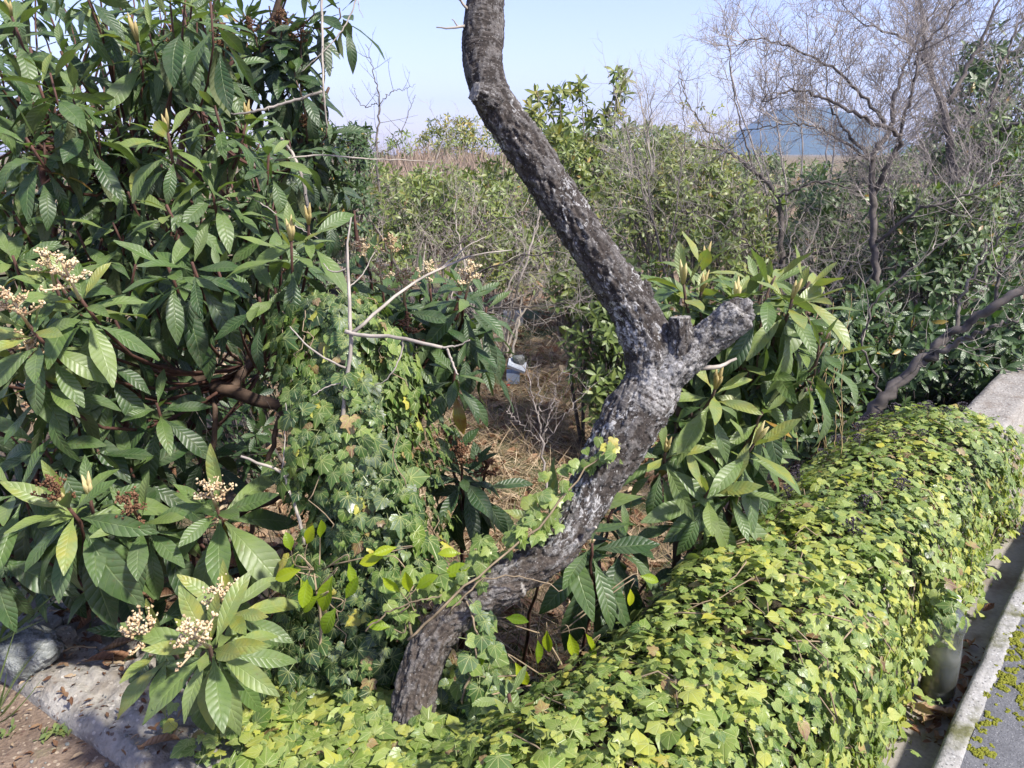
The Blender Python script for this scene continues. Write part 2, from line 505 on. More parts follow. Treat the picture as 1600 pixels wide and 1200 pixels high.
def ivy_arch(outline, drop, curl, seed):
    rr = random.Random(seed)
    pts = [(0.0, 0.0)] + outline + [(0.0, outline_tip[seed % 3])] + [(-x, y) for x, y in reversed(outline)]
    v = [(0, 0.26, 0.0)]
    for x, y in pts:
        x *= rr.uniform(0.93, 1.07)
        z = -drop * abs(x) ** 1.15 - curl * (y - 0.26) ** 2 + rr.uniform(-0.03, 0.03)
        v.append((x, y, z))
    n = len(pts)
    f = [(0, 1 + i, 1 + (i + 1) % n) for i in range(n)]
    uv = [(x + 0.5, y + 0.2) for x, y, z in v]
    k = len(v)
    v += [(-0.018, 0, 0), (0.018, 0, 0), (0.018, -0.45, -0.30), (-0.018, -0.45, -0.30)]
    uv += [(0.5, 0.2)] * 4
    f.append((k, k + 1, k + 2, k + 3))
    return Arch(v, f, uv)
outline_tip = [0.92, 0.86, 0.98]
IVO = [[(0.16, -0.13), (0.36, -0.12), (0.47, 0.06), (0.38, 0.24), (0.47, 0.47), (0.24, 0.50), (0.13, 0.72)],
       [(0.16, -0.14), (0.36, -0.08), (0.48, 0.12), (0.46, 0.33), (0.36, 0.52), (0.22, 0.66), (0.10, 0.78)],
       [(0.14, -0.10), (0.40, -0.16), (0.44, 0.05), (0.29, 0.22), (0.52, 0.52), (0.20, 0.50), (0.11, 0.75)],
       [(0.18, -0.12), (0.33, -0.06), (0.42, 0.10), (0.42, 0.28), (0.33, 0.46), (0.22, 0.60), (0.11, 0.74)]]
IVY_A = [ivy_arch(IVO[i % 4], d, c, i) for i, (d, c) in enumerate([(0.22, 0.25), (0.12, 0.45), (0.34, 0.15), (-0.14, 0.3), (0.30, 0.5), (0.05, 0.1)])]
IVY_A = [a for a in IVY_A]

def frame(p, d, n, s, w=1.0):
    d = d.normalized()
    n = n - d * n.dot(d)
    if n.length < 1e-4:
        n = d.orthogonal()
    n.normalize()
    x = d.cross(n)
    return Matrix(((x.x * s * w, d.x * s, n.x * s, p.x), (x.y * s * w, d.y * s, n.y * s, p.y), (x.z * s * w, d.z * s, n.z * s, p.z), (0, 0, 0, 1)))

class Foliage:
    def __init__(self, parent, archs, mat, part='leaf', rest='leaves', limit=300):
        self.parent, self.archs, self.mat, self.part, self.rest, self.limit = parent, archs, mat, part, rest, limit
        self.items = []
    def add(self, p, d, n, s, tint, var=None, w=1.0):
        var = R.randrange(len(self.archs)) if var is None else var
        self.items.append((frame(p, d, n, s, w), s, tint, var))
    def finish(self):
        sc = []
        for i, (m, s, t, v) in enumerate(self.items):
            q = inframe(m.translation)
            sc.append((s / q[2] if q else 0.0, i))
        sc.sort(reverse=True)
        pick = set(i for z, i in sc[:self.limit] if z > 0)
        off = Vector(self.parent.location) if self.parent else Vector()
        rest = {}
        for i, (m, s, t, v) in enumerate(self.items):
            if i in pick:
                o = bpy.data.objects.new(self.part, self.archs[v].mesh(self.part, self.mat))
                COL.objects.link(o)
                o.parent = self.parent
                mm = m.copy()
                mm.translation = m.translation - off
                o.matrix_basis = mm
                o.color = (t, t, t, 1)
            else:
                rest.setdefault(v, []).append((m, t))
        if rest:
            stuff_mesh(self.rest, [(self.archs[v], L) for v, L in rest.items()], self.mat, self.parent)

def stuff_mesh(name, groups, mat, parent):
    V, LP, TOT, UV, T = [], [], [], [], []
    k = 0
    off = np.array(parent.location) if parent is not None else np.zeros(3)
    for a, L in groups:
        mats = np.array([np.array(m)[:3] for m, t in L])
        vv = np.einsum('nij,vj->nvi', mats[:, :, :3], a.v) + mats[:, None, :, 3] - off
        n, nv = vv.shape[:2]
        V.append(vv.reshape(-1, 3))
        LP.append((a.loop[None, :] + (np.arange(n) * nv)[:, None] + k).ravel())
        TOT.append(np.tile(a.tot, n))
        UV.append(np.tile(a.uv[a.loop], (n, 1)))
        T.append(np.repeat(np.array([t for m, t in L]), nv))
        k += n * nv
    V, LP, TOT, UV, T = (np.concatenate(x) for x in (V, LP, TOT, UV, T))
    me = bpy.data.meshes.new(name)
    me.vertices.add(len(V))
    me.vertices.foreach_set('co', V.ravel())
    me.loops.add(len(LP))
    me.loops.foreach_set('vertex_index', LP.astype(np.int32))
    me.polygons.add(len(TOT))
    me.polygons.foreach_set('loop_start', np.concatenate([[0], np.cumsum(TOT)[:-1]]).astype(np.int32))
    me.polygons.foreach_set('loop_total', TOT.astype(np.int32))
    me.polygons.foreach_set('use_smooth', np.ones(len(TOT), bool))
    me.update(calc_edges=True)
    ul = me.uv_layers.new(name='UVMap')
    ul.data.foreach_set('uv', UV.ravel())
    at_ = me.attributes.new('tint', 'FLOAT', 'POINT')
    at_.data.foreach_set('value', T.astype(np.float32))
    me.materials.append(mat)
    me.validate()
    o = bpy.data.objects.new(name, me)
    COL.objects.link(o)
    o.parent = parent
    o.color = (0, 0, 0, 1)
    o['kind'] = 'stuff'
    return o

def rv(s=1.0):
    return Vector((U(-s, s), U(-s, s), U(-s, s)))

def clamp(x, a, b):
    return max(a, min(b, x))

# ------------------------------------------------------------------ ground
def gh(x, y):
    """garden ground height"""
    n = ND.x * x + ND.y * y
    m = MD.x * x + MD.y * y
    inside = min(n - 0.45, m - 0.80)
    if inside < 0:
        return -0.35
    left = clamp((-x - 0.2) / 0.8, 0, 1)
    near = 0.13 * left - 0.22 * (1 - left)
    t = clamp((inside - 0.15) / 1.7, 0, 1)
    t = t * t * (3 - 2 * t)
    z = near * (1 - t) - 0.5 * t
    r = math.hypot(x, y)
    if r < 60:
        z += 0.05 * noise.noise(Vector((x * 0.9, y * 0.9, 3))) + 0.015 * noise.noise(Vector((x * 5, y * 5, 8)))
    z += 0.9 * clamp((r - 9) / 22, 0, 1)
    return z

mb = MB()
rings = [0.0] + [0.35 * 1.06 ** i for i in range(0, 160)]
rings = [r for r in rings if r < 3200] + [9000]
NA = 150
mb.v.append(Vector((0, 0, -0.35)))
for r in rings[1:]:
    for a in range(NA):
        an = 2 * math.pi * a / NA
        x, y = r * math.cos(an), r * math.sin(an)
        mb.v.append(Vector((x, y, gh(x, y))))
for a in range(NA):
    mb.f.append((0, 1 + a, 1 + (a + 1) % NA))
for i in range(len(rings) - 2):
    for a in range(NA):
        q = 1 + i * NA
        mb.f.append((q + a, q + NA + a, q + NA + (a + 1) % NA, q + (a + 1) % NA))
mb.build('ground', M['soil'], kind='structure')

def sheet(name, fn, us, vs, mat, kind='structure', bottom=None):
    mb = MB()
    for u in us:
        for v in vs:
            mb.v.append(fn(u, v))
    nv = len(vs)
    for i in range(len(us) - 1):
        for j in range(nv - 1):
            q = i * nv + j
            mb.f.append((q, q + nv, q + nv + 1, q + 1))
    if bottom is not None:
        # skirt down all round
        border = [i * nv for i in range(len(us))] + [(len(us) - 1) * nv + j for j in range(1, nv)] + \
                 [i * nv + nv - 1 for i in range(len(us) - 2, -1, -1)] + [j for j in range(nv - 2, 0, -1)]
        k = len(mb.v)
        for b in border:
            mb.v.append(Vector((mb.v[b].x, mb.v[b].y, bottom)))
        L = len(border)
        for i in range(L):
            mb.f.append((border[i], k + i, k + (i + 1) % L, border[(i + 1) % L]))
    return mb.build(name, mat, kind=kind)

def lin(a, b, n):
    return [a + (b - a) * i / (n - 1) for i in range(n)]
def nz3(p, s, seed=0):
    return noise.noise(Vector((p.x * s, p.y * s, p.z * s + seed)))

# asphalt road, kerb, gutter
def f_road(s, n):
    p = sn(s, n, 0.10)
    p.z += 0.004 * nz3(p, 9) + 0.002 * nz3(p, 40)
    return p
ss = [-12, -8, -5, -3, -1.5] + lin(-0.5, 5, 110) + [6, 8, 11, 15, 20, 30]
sheet('road', f_road, ss, [-7, -4, -2, -1.2] + lin(-0.9, 0.160, 33), M['asphalt'])
def f_kerb(s, n):
    p = sn(s, n + 0.006 * nz3(sn(s, 0, 0), 8, 4), 0.104)
    p.z += 0.004 * nz3(p, 14) + 0.003 * nz3(p, 60) - (0.012 if n > 0.205 or n < 0.16 else 0)
    return p
sheet('kerb', f_kerb, lin(-1.0, 7, 260), [0.155, 0.163, 0.172, 0.182, 0.192, 0.202, 0.212], M['kerb'], bottom=-0.1)
def f_gut(s, n):
    p = sn(s, n, 0.0)
    p.z += 0.003 * nz3(p, 11) - 0.012 * math.sin(clamp((n - 0.2) / 0.2, 0, 1) * math.pi)
    return p
sheet('gutter', f_gut, lin(-1.0, 7, 160), lin(0.19, 0.43, 9), M['gutter'])
# dirt verge in front of the left wall
def f_dirt(s, m):
    p = lm(s, m, 0.155)
    p.z += 0.012 * nz3(p, 5) + 0.008 * nz3(p, 18) + 0.004 * nz3(p, 50)
    return p
sheet('dirt_verge', f_dirt, lin(0.40, 3.6, 150), lin(-0.2, 0.73, 40), M['dirt'])

# garden wall: a low crumbling concrete strip on the left, a higher wall on the right
WALL = thing('garden_wall', 'low weathered concrete garden wall, bare at one end and smothered in ivy', 'wall', lm(1.0, 0.82, 0))
def f_strip(s, m):
    p = lm(s, m, 0.20)
    e = clamp((m - 0.70) / 0.05, 0, 1)
    p.z += 0.016 * nz3(p, 6) + 0.012 * nz3(p, 20) + 0.008 * nz3(p, 48) + 0.005 * nz3(p, 90) - 0.03 * (1 - e) ** 2
    p += MD * (0.012 * nz3(p, 7, 9))
    return p
o = sheet('wall_top', f_strip, lin(-0.25, 3.2, 330), lin(0.70, 0.97, 40), M['concrete'], kind=None, bottom=-0.2)
o.parent = WALL
o.location = -Vector(WALL.location)
def f_wall(s, n):
    p = sn(s, n, 0.34 + 0.07 * clamp((s - 3.1) / .5, 0, 1))
    p.z += 0.006 * nz3(p, 8) + 0.003 * nz3(p, 30)
    return p
o = sheet('wall_body', f_wall, lin(0.6, 9, 190), lin(0.415, 0.60, 9), M['concrete'], kind=None, bottom=-0.4)
o.parent = WALL
o.location = -Vector(WALL.location)

# hill
mb = MB()
hp = [(1020, 262), (1090, 246), (1130, 226), (1165, 200), (1200, 176), (1235, 166), (1290, 168), (1335, 182), (1370, 206), (1410, 226), (1480, 240), (1600, 250), (1750, 262)]
HD = 2000.0
nx, ny = 90, 24
for i in range(nx + 1):
    px = 1020 + (1750 - 1020) * i / nx
    k = max(j for j in range(len(hp)) if hp[j][0] <= px) if px < 1750 else len(hp) - 2
    k = min(k, len(hp) - 2)
    f = (px - hp[k][0]) / (hp[k + 1][0] - hp[k][0])
    py = hp[k][1] * (1 - f) + hp[k + 1][1] * f
    top = at(px, py, HD)
    for j in range(ny + 1):
        g = (j / ny - 0.5) * 2
        x = top.x
        y = top.y + g * 420
        z = (top.z + 20) * math.exp(-(g * 1.9) ** 2) - 20
        p = Vector((x, y, z))
        p.z += (5 * noise.noise(p * 0.03) + 3 * noise.noise(p * 0.11)) * clamp(z / 20, 0, 1)
        mb.v.append(p)
for i in range(nx):
    for j in range(ny):
        q = i * (ny + 1) + j
        mb.f.append((q, q + ny + 1, q + ny + 2, q + 1))
mb.build('hill', M['hill'], kind='structure')

# ------------------------------------------------------------------ the pruned tree
def hero_tree():
    T = thing('pruned_tree', 'crooked dark barked tree trunk with sawn off branch stubs', 'tree', at(640, 1150, 1.62))
    w2r = lambda w, d: 0.5 * w * d / FPX
    main = [(618, 1230, 1.60, 84), (640, 1130, 1.62, 70), (660, 1045, 1.64, 62), (698, 972, 1.66, 60), (775, 915, 1.68, 60), (858, 866, 1.70, 62), (905, 805, 1.72, 64),
            (940, 735, 1.74, 76), (985, 660, 1.76, 94), (1022, 590, 1.77, 90), (1000, 505, 1.78, 74), (945, 420, 1.79, 66), (885, 330, 1.80, 62), (828, 240, 1.81, 62),
            (776, 165, 1.82, 63), (754, 100, 1.83, 60), (757, 30, 1.84, 58), (764, -60, 1.86, 56), (772, -260, 1.9, 52)]
    curves = [[(a, b, d, w2r(w, d)) for a, b, d, w in main]]
    stubs = [[(1010, 600, 1.76, 70), (1050, 575, 1.745, 66), (1100, 535, 1.73, 56), (1150, 494, 1.70, 54), (1153, 491, 1.70, 53)],
             [(1050, 590, 1.74, 44), (1063, 545, 1.72, 38), (1062, 495, 1.71, 31)],
             [(1000, 500, 1.78, 40), (1012, 470, 1.775, 17), (1008, 440, 1.77, 9)],
             [(785, 175, 1.815, 52), (762, 155, 1.79, 44), (741, 143, 1.765, 30)],
             [(740, 935, 1.67, 60), (790, 918, 1.67, 50), (818, 912, 1.665, 34)]]
    for s in stubs:
        curves.append([(a, b, d, w2r(w, d)) for a, b, d, w in s])
    mb = MB()
    cl = []
    for c in curves:
        P, rr = pxcurve(c, 14 * len(c) if c is curves[0] else 24)
        cl.append((P, rr))
        mb.tube(P, rr, 20)
    me = mb.mesh('trunk', M['stem'])
    o = bpy.data.objects.new('tmp', me)
    COL.objects.link(o)
    rm = o.modifiers.new('r', 'REMESH')
    rm.mode = 'VOXEL'
    rm.voxel_size = 0.0030
    sm = o.modifiers.new('s', 'SMOOTH')
    sm.iterations = 4
    sm.factor = 0.5
    dg = bpy.context.evaluated_depsgraph_get()
    dg.update()
    me2 = bpy.data.meshes.new_from_object(o.evaluated_get(dg))
    bpy.data.objects.remove(o)
    n = len(me2.vertices)
    co = np.empty(n * 3)
    me2.vertices.foreach_get('co', co)
    co = co.reshape(-1, 3)
    no = np.empty(n * 3)
    me2.vertices.foreach_get('normal', no)
    no = no.reshape(-1, 3)
    # nearest centreline sample
    best = np.full(n, 1e9)
    along = np.zeros(n)
    around = np.zeros(n)
    which = np.zeros(n, int)
    for ci, (P, rr) in enumerate(cl):
        A = np.array([tuple(p) for p in P])
        RRr = np.array(rr)
        seg = np.concatenate([[0], np.cumsum(np.linalg.norm(np.diff(A, axis=0), axis=1))])
        for k in range(len(A)):
            dd = np.linalg.norm(co - A[k], axis=1) / RRr[k]
            t = A[min(k + 1, len(A) - 1)] - A[max(k - 1, 0)]
            t = t / np.linalg.norm(t)
            a = np.cross(t, (0, 1, 0))
            a /= np.linalg.norm(a)
            b = np.cross(t, a)
            m = dd < best
            best[m] = dd[m]
            rel = co[m] - A[k]
            along[m] = seg[k] + rel @ t + ci * 3.0
            around[m] = np.arctan2(rel @ b, rel @ a)
            which[m] = ci
    crotch = np.array(at(1030, 600, 1.72))
    pale = np.exp(-(np.linalg.norm(co - crotch, axis=1) / 0.085) ** 2)
    pale = np.maximum(pale, np.where(which == 1, 0.62, 0))
    pale = np.maximum(pale, np.where((which == 2), 0.35, 0))
    knot = np.array(at(760, 152, 1.78))
    pale = np.maximum(pale, 0.9 * np.exp(-(np.linalg.norm(co - knot, axis=1) / 0.032) ** 2))
    elbow = np.array(at(930, 800, 1.70))
    pale = np.maximum(pale, 0.3 * np.exp(-(np.linalg.norm(co - elbow, axis=1) / 0.06) ** 2))
    topz = np.array(at(750, 170, 1.8))[2]
    ringy = np.clip((co[:, 2] - topz) / 0.06, 0, 1)
    low = np.clip((np.array(at(900, 800, 1.70))[2] - co[:, 2]) / 0.12, 0, 1)
    disp = np.zeros(n)
    flake = np.zeros(n)
    for i in range(n):
        an, l = around[i], along[i]
        ca, sa = math.cos(an), math.sin(an)
        rg = max(ringy[i], 0.45 * pale[i])
        # bark plates, long along the stem except where the bark is ringed
        p1 = Vector((ca * 2.0, sa * 2.0, l * 26))
        p2 = Vector((ca * 3.6, sa * 3.6, l * 20))
        ww = 0.012 * noise.noise(Vector((ca * 1.6, sa * 1.6, l * 12)))
        ringn = noise.noise(Vector((ca * 1.8, sa * 1.8, (l + ww) * 140))) + 0.6 * noise.noise(Vector((ca * 3.6, sa * 3.6, (l + ww) * 300)))
        pl = 1 - abs(noise.noise(p2 + Vector((7, 3, 0)))) * 2.6
        pl = -max(0, pl) ** 2 + 0.8 * noise.noise(p1 * 2.2)
        fi = noise.noise(Vector(co[i]) * 150) + 0.6 * noise.noise(Vector(co[i]) * 320)
        fl = noise.noise(Vector((ca * 3.0, sa * 3.0, l * 30 + 5))) + 0.55 * noise.noise(Vector((ca * 6.5, sa * 6.5, l * 75))) + 0.25 * noise.noise(Vector((ca * 14, sa * 14, l * 160)))
        fl = clamp((fl - 0.02) / 0.10, 0, 1)
        flake[i] = fl
        d = (1 - rg) * (0.0044 * pl + 0.0036 * fl) + rg * (0.0008 * ringn + 0.0018 * fl) + 0.0012 * fi
        d += 0.007 * noise.noise(Vector((ca * 0.9, sa * 0.9, l * 6)))
        disp[i] = d
    cut = np.zeros(n)
    for ci, amt in ((1, 1), (2, 1), (4, 1), (5, 1)):
        P, rr = cl[ci]
        e = np.array(P[-1])
        t = np.array(P[-1] - P[-3])
        t /= np.linalg.norm(t)
        rel = co - e
        on_face = ((no @ t) > 0.62) & (np.linalg.norm(rel, axis=1) < rr[-1] * 1.25)
        cut[on_face] = 1
        disp[on_face] *= 0.35
    co = co + no * disp[:, None]
    me2.vertices.foreach_set('co', co.ravel())
    for nm, arr in (('along', along), ('around', around), ('pale', pale), ('ringy', ringy), ('low', low), ('cut', cut), ('plate', flake)):
        a_ = me2.attributes.new(nm, 'FLOAT', 'POINT')
        a_.data.foreach_set('value', arr.astype(np.float32))
    me2.materials.clear()
    # bark
    m, nt, out = newmat('cherry bark')
    w = N(nt)
    al, ar = w.attr('along'), w.attr('around')
    pa, ri, lo, cu, plt = w.attr('pale'), w.attr('ringy'), w.attr('low'), w.attr('cut'), w.attr('plate')
    ca, sa = w.math('COSINE', ar), w.math('SINE', ar)
    def vec(ka, kl):
        c = w.new('ShaderNodeCombineXYZ')
        w.link(w.math('MULTIPLY', ca, ka), c.inputs[0])
        w.link(w.math('MULTIPLY', sa, ka), c.inputs[1])
        w.link(w.math('MULTIPLY', al, kl), c.inputs[2])
        return c.outputs[0]
    base = w.noise(vec(1.5, 22), 1.6, 6, 0.7)
    rings_ = w.noise(vec(0.9, 130), 1.0, 5, 0.65, 0.4)
    pos = w.pos()
    fine = w.noise(pos, 160, 5, 0.65)
    col = w.ramp(w.math('ADD', w.math('MULTIPLY', base, 0.55), w.math('MULTIPLY', fine, 0.45)),
                 [(0.34, (0.022, 0.019, 0.017)), (0.5, (0.058, 0.050, 0.045)), (0.66, (0.13, 0.118, 0.106))])
    browncol = w.ramp(fine, [(0.3, (0.045, 0.037, 0.031)), (0.7, (0.18, 0.155, 0.13))])
    col = w.mix(w.math('MULTIPLY', lo, 0.75), col, browncol)
    rc = w.ramp(rings_, [(0.40, (0.022, 0.019, 0.017)), (0.54, (0.07, 0.062, 0.056)), (0.72, (0.30, 0.288, 0.27))])
    col = w.mix(w.math('MULTIPLY', ri, 0.75), col, rc)
    # raised flakes are greyer, the cracks between them black
    col = w.mix(w.math('MULTIPLY', plt, 0.6), w.mix(1.0, col, (0.62, 0.58, 0.55), 'MULTIPLY'), w.ramp(fine, [(0.3, (0.045, 0.040, 0.037)), (0.7, (0.19, 0.178, 0.166))]))
    # lichen flakes
    li = w.noise(vec(2.1, 24), 2.2, 5, 0.72, 0.6)
    li2 = w.noise(pos, 9, 2)
    thr = w.math('ADD', li, w.math('MULTIPLY', w.math('SUBTRACT', li2, 0.5), 0.45))
    mr = w.new('ShaderNodeMapRange')
    mr.inputs[1].default_value = 0.565
    mr.inputs[2].default_value = 0.635
    w.link(thr, mr.inputs[0])
    lk = w.math('MULTIPLY', mr.outputs[0], w.math('SUBTRACT', 1.0, w.math('MULTIPLY', w.math('MAXIMUM', lo, ri), 0.8)))
    col = w.mix(w.math('MULTIPLY', lk, 0.62), col, w.ramp(fine, [(0.3, (0.26, 0.255, 0.245)), (0.65, (0.60, 0.60, 0.59))]))
    dots = w.math('LESS_THAN', w.voronoi(pos, 120), 0.16)
    col = w.mix(w.math('MULTIPLY', dots, 0.28), col, (0.5, 0.5, 0.48))
    # pale peeling rings round the crotch
    pn = w.ramp(w.math('ADD', w.math('MULTIPLY', pa, 0.5), w.noise(pos, 26, 4, 0.65)), [(0.70, (0, 0, 0)), (0.90, (0.85, 0.85, 0.85))])
    pk = w.math('MULTIPLY', pn, w.ramp(w.math('ADD', w.math('MULTIPLY', rings_, 0.6), w.math('MULTIPLY', fine, 0.4)), [(0.40, (0, 0, 0)), (0.54, (1, 1, 1))]))
    col = w.mix(w.math('MULTIPLY', pk, 1.0), col, w.ramp(fine, [(0.3, (0.15, 0.14, 0.13)), (0.7, (0.42, 0.41, 0.39))]))
    cc = w.ramp(fine, [(0.3, (0.12, 0.11, 0.098)), (0.7, (0.34, 0.318, 0.285))])
    col = w.mix(cu, col, cc)
    # plate attribute leaves the bark between raised flakes darker
    h = w.math('ADD', w.math('MULTIPLY', fine, 0.5), w.math('ADD', w.math('MULTIPLY', base, 0.5), w.math('MULTIPLY', w.math('MULTIPLY', rings_, w.math('ADD', ri, 0.25)), 0.5)))
    nrm = w.bump(h, 1.0, 0.006)
    w.link(w.principled(col, 0.88, nrm, 0.25), out.inputs[0])
    me2.materials.append(m)
    me2.polygons.foreach_set('use_smooth', [True] * len(me2.polygons))
    link('trunk', me2, T)
    # little grey side twigs
    for c in ([(728, 40, 1.82, 0.004), (705, 44, 1.80, 0.003), (682, 42, 1.79, 0.0015)], [(716, 43, 1.81, 0.002), (710, 33, 1.8, 0.0015), (706, 30, 1.8, 0.001)],
              [(730, 12, 1.82, 0.003), (716, -2, 1.8, 0.002), (700, -14, 1.79, 0.0015)], [(732, 16, 1.82, 0.003), (720, 2, 1.79, 0.002), (722, -14, 1.78, 0.0015)],
              [(1095, 575, 1.75, 0.007), (1125, 572, 1.76, 0.005), (1150, 560, 1.77, 0.003)], [(918, 828, 1.66, 0.006), (932, 824, 1.64, 0.003)]):
        P, rr = pxcurve(c, 7, 0.001)
        mb = MB()
        mb.tube(P, rr, 6)
        mb.build('twig', M['twig'], T)
    return T, cl
TREE, TCL = hero_tree()

# ------------------------------------------------------------------ loquats
def flower_mesh(seed):
    rr = random.Random(seed)
    mb = MB()
    buds = []
    mb.tube([(0, 0, -0.03), (0, 0, 0.05), (0.004, 0.003, 0.10)], [0.005, 0.0045, 0.003], 5)
    for i in range(8):
        z = 0.015 + 0.011 * i
        a = i * 2.4 + rr.uniform(-.4, .4)
        L = 0.065 * (1 - i / 11) * rr.uniform(0.7, 1.2)
        e = Vector((math.cos(a) * L, math.sin(a) * L, z + L * 0.45))
        mb.tube([(0, 0, z), e * 0.55 + Vector((0, 0, z * .35)), e], [0.0032, 0.003, 0.002], 4)
        for k in range(17):
            f = rr.uniform(0.2, 1.05)
            b = Vector((0, 0, z)).lerp(e, f) + Vector((rr.uniform(-1, 1), rr.uniform(-1, 1), rr.uniform(-.5, 1))) * 0.010
            buds.append(b)
    for k in range(14):
        buds.append(Vector((rr.uniform(-.012, .012), rr.uniform(-.012, .012), 0.10 + rr.uniform(-.01, .015))))
    for b in buds:
        r = rr.uniform(0.0026, 0.0052)
        ax = Vector((rr.uniform(-1, 1), rr.uniform(-1, 1), rr.uniform(0, 1.5))).normalized()
        s1 = ax.orthogonal().normalized()
        s2 = ax.cross(s1)
        vs = [b + ax * r * 1.5] + [b + s1 * (math.cos(q * 1.2566) * r) + s2 * (math.sin(q * 1.2566) * r) for q in range(5)] + [b - ax * r]
        mb.add(vs, [(0, 1 + q, 1 + (q + 1) % 5) for q in range(5)] + [(6, 1 + (q + 1) % 5, 1 + q) for q in range(5)])
    me = mb.mesh('flower_cluster', M['fuzz'], True)
    a_ = me.attributes.new('tint', 'FLOAT', 'POINT')
    tt = []
    cur = 0.0
    for i in range(len(me.vertices)):
        if i % 7 == 0:
            cur = rr.uniform(-0.5, 0.12)
        tt.append(cur)
    a_.data.foreach_set('value', tt)
    return me
FLOWERS = [flower_mesh(s) for s in (3, 8, 14)]
def bud_mesh():
    mb = MB()
    for i in range(4):
        a = i * 1.7
        lean = Vector((math.cos(a), math.sin(a), 0)) * 0.007
        L = 0.05 - 0.008 * i
        mb.tube([Vector((0, 0, -0.012)) + lean * 0.3, lean * 0.8 + Vector((0, 0, L * 0.5)), lean * 1.3 + Vector((0, 0, L))], [0.003, 0.0055, 0.0008], 5)
    return mb.mesh('leaf_bud', M['bud'])
BUD = bud_mesh()

def place(name, me, parent, p, axis, s, tint):
    q = Vector((0, 0, 1)).rotation_difference(axis)
    o = bpy.data.objects.new(name, me)
    COL.objects.link(o)
    o.parent = parent
    off = Vector(parent.location) + (Vector(parent.parent.location) if parent.parent else Vector())
    o.matrix_basis = Matrix.Translation(p - off) @ q.to_matrix().to_4x4() @ Matrix.Rotation(U(0, 6), 4, 'Z') @ Matrix.Scale(s, 4)
    o.color = (tint, tint, tint, 1)
    return o

def rosette(F, tip, axis, n, L, tint, droop=0.5, th0=30, th1=115, spread=0.12, jit=0.12, old=0.0):
    axis = axis.normalized()
    e1 = axis.orthogonal().normalized()
    e2 = axis.cross(e1)
    a0 = U(0, 6.28)
    for i in range(n):
        f = (i + 0.5) / n
        az = a0 + i * 2.39996 + U(-.25, .25)
        th = math.radians(th0 + (th1 - th0) * f + U(-10, 10))
        r = e1 * math.cos(az) + e2 * math.sin(az)
        d = r * math.sin(th) + axis * math.cos(th)
        nn = -r * math.cos(th) + axis * math.sin(th)
        d = (d + Vector((0, 0, -1)) * droop * f).normalized()
        nn = nn + rv(0.34)
        d = (d + rv(0.16)).normalized()
        s = L * (0.58 + 0.54 * min(1, f * 1.7)) * U(0.75, 1.15)
        p = tip - axis * (spread * f) + r * 0.012
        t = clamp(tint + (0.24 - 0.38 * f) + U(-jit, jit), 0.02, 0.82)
        if U(0, 1) < old * f:
            t = U(0.88, 0.98)
            s *= .75
        var = clamp(int(f * 4 + U(-.3, 1.6)), 0, 5) if U(0, 1) > 0.15 else 5
        F.add(p, d, nn, s, t, var, U(0.85, 1.15))

def stem_between(parent, a, b, axis, r0, r1, mat, name='branch'):
    """curve from tip a (growing along axis) back to hub b"""
    L = (a - b).length
    pts = []
    c1 = a - axis * min(0.35, L * 0.45)
    for i in range(9):
        t = i / 8
        p = a * (1 - t) ** 3 + c1 * 3 * t * (1 - t) ** 2 + (c1 * 0.3 + b * 0.7 + Vector((0, 0, -0.05))) * 3 * t * t * (1 - t) + b * t ** 3
        pts.append(p + rv(0.006) * (1 if 0 < i < 8 else 0))
    mb = MB()
    mb.tube(pts, [r0 + (r1 - r0) * i / 8 for i in range(9)], 6)
    return mb.build(name, mat, parent)

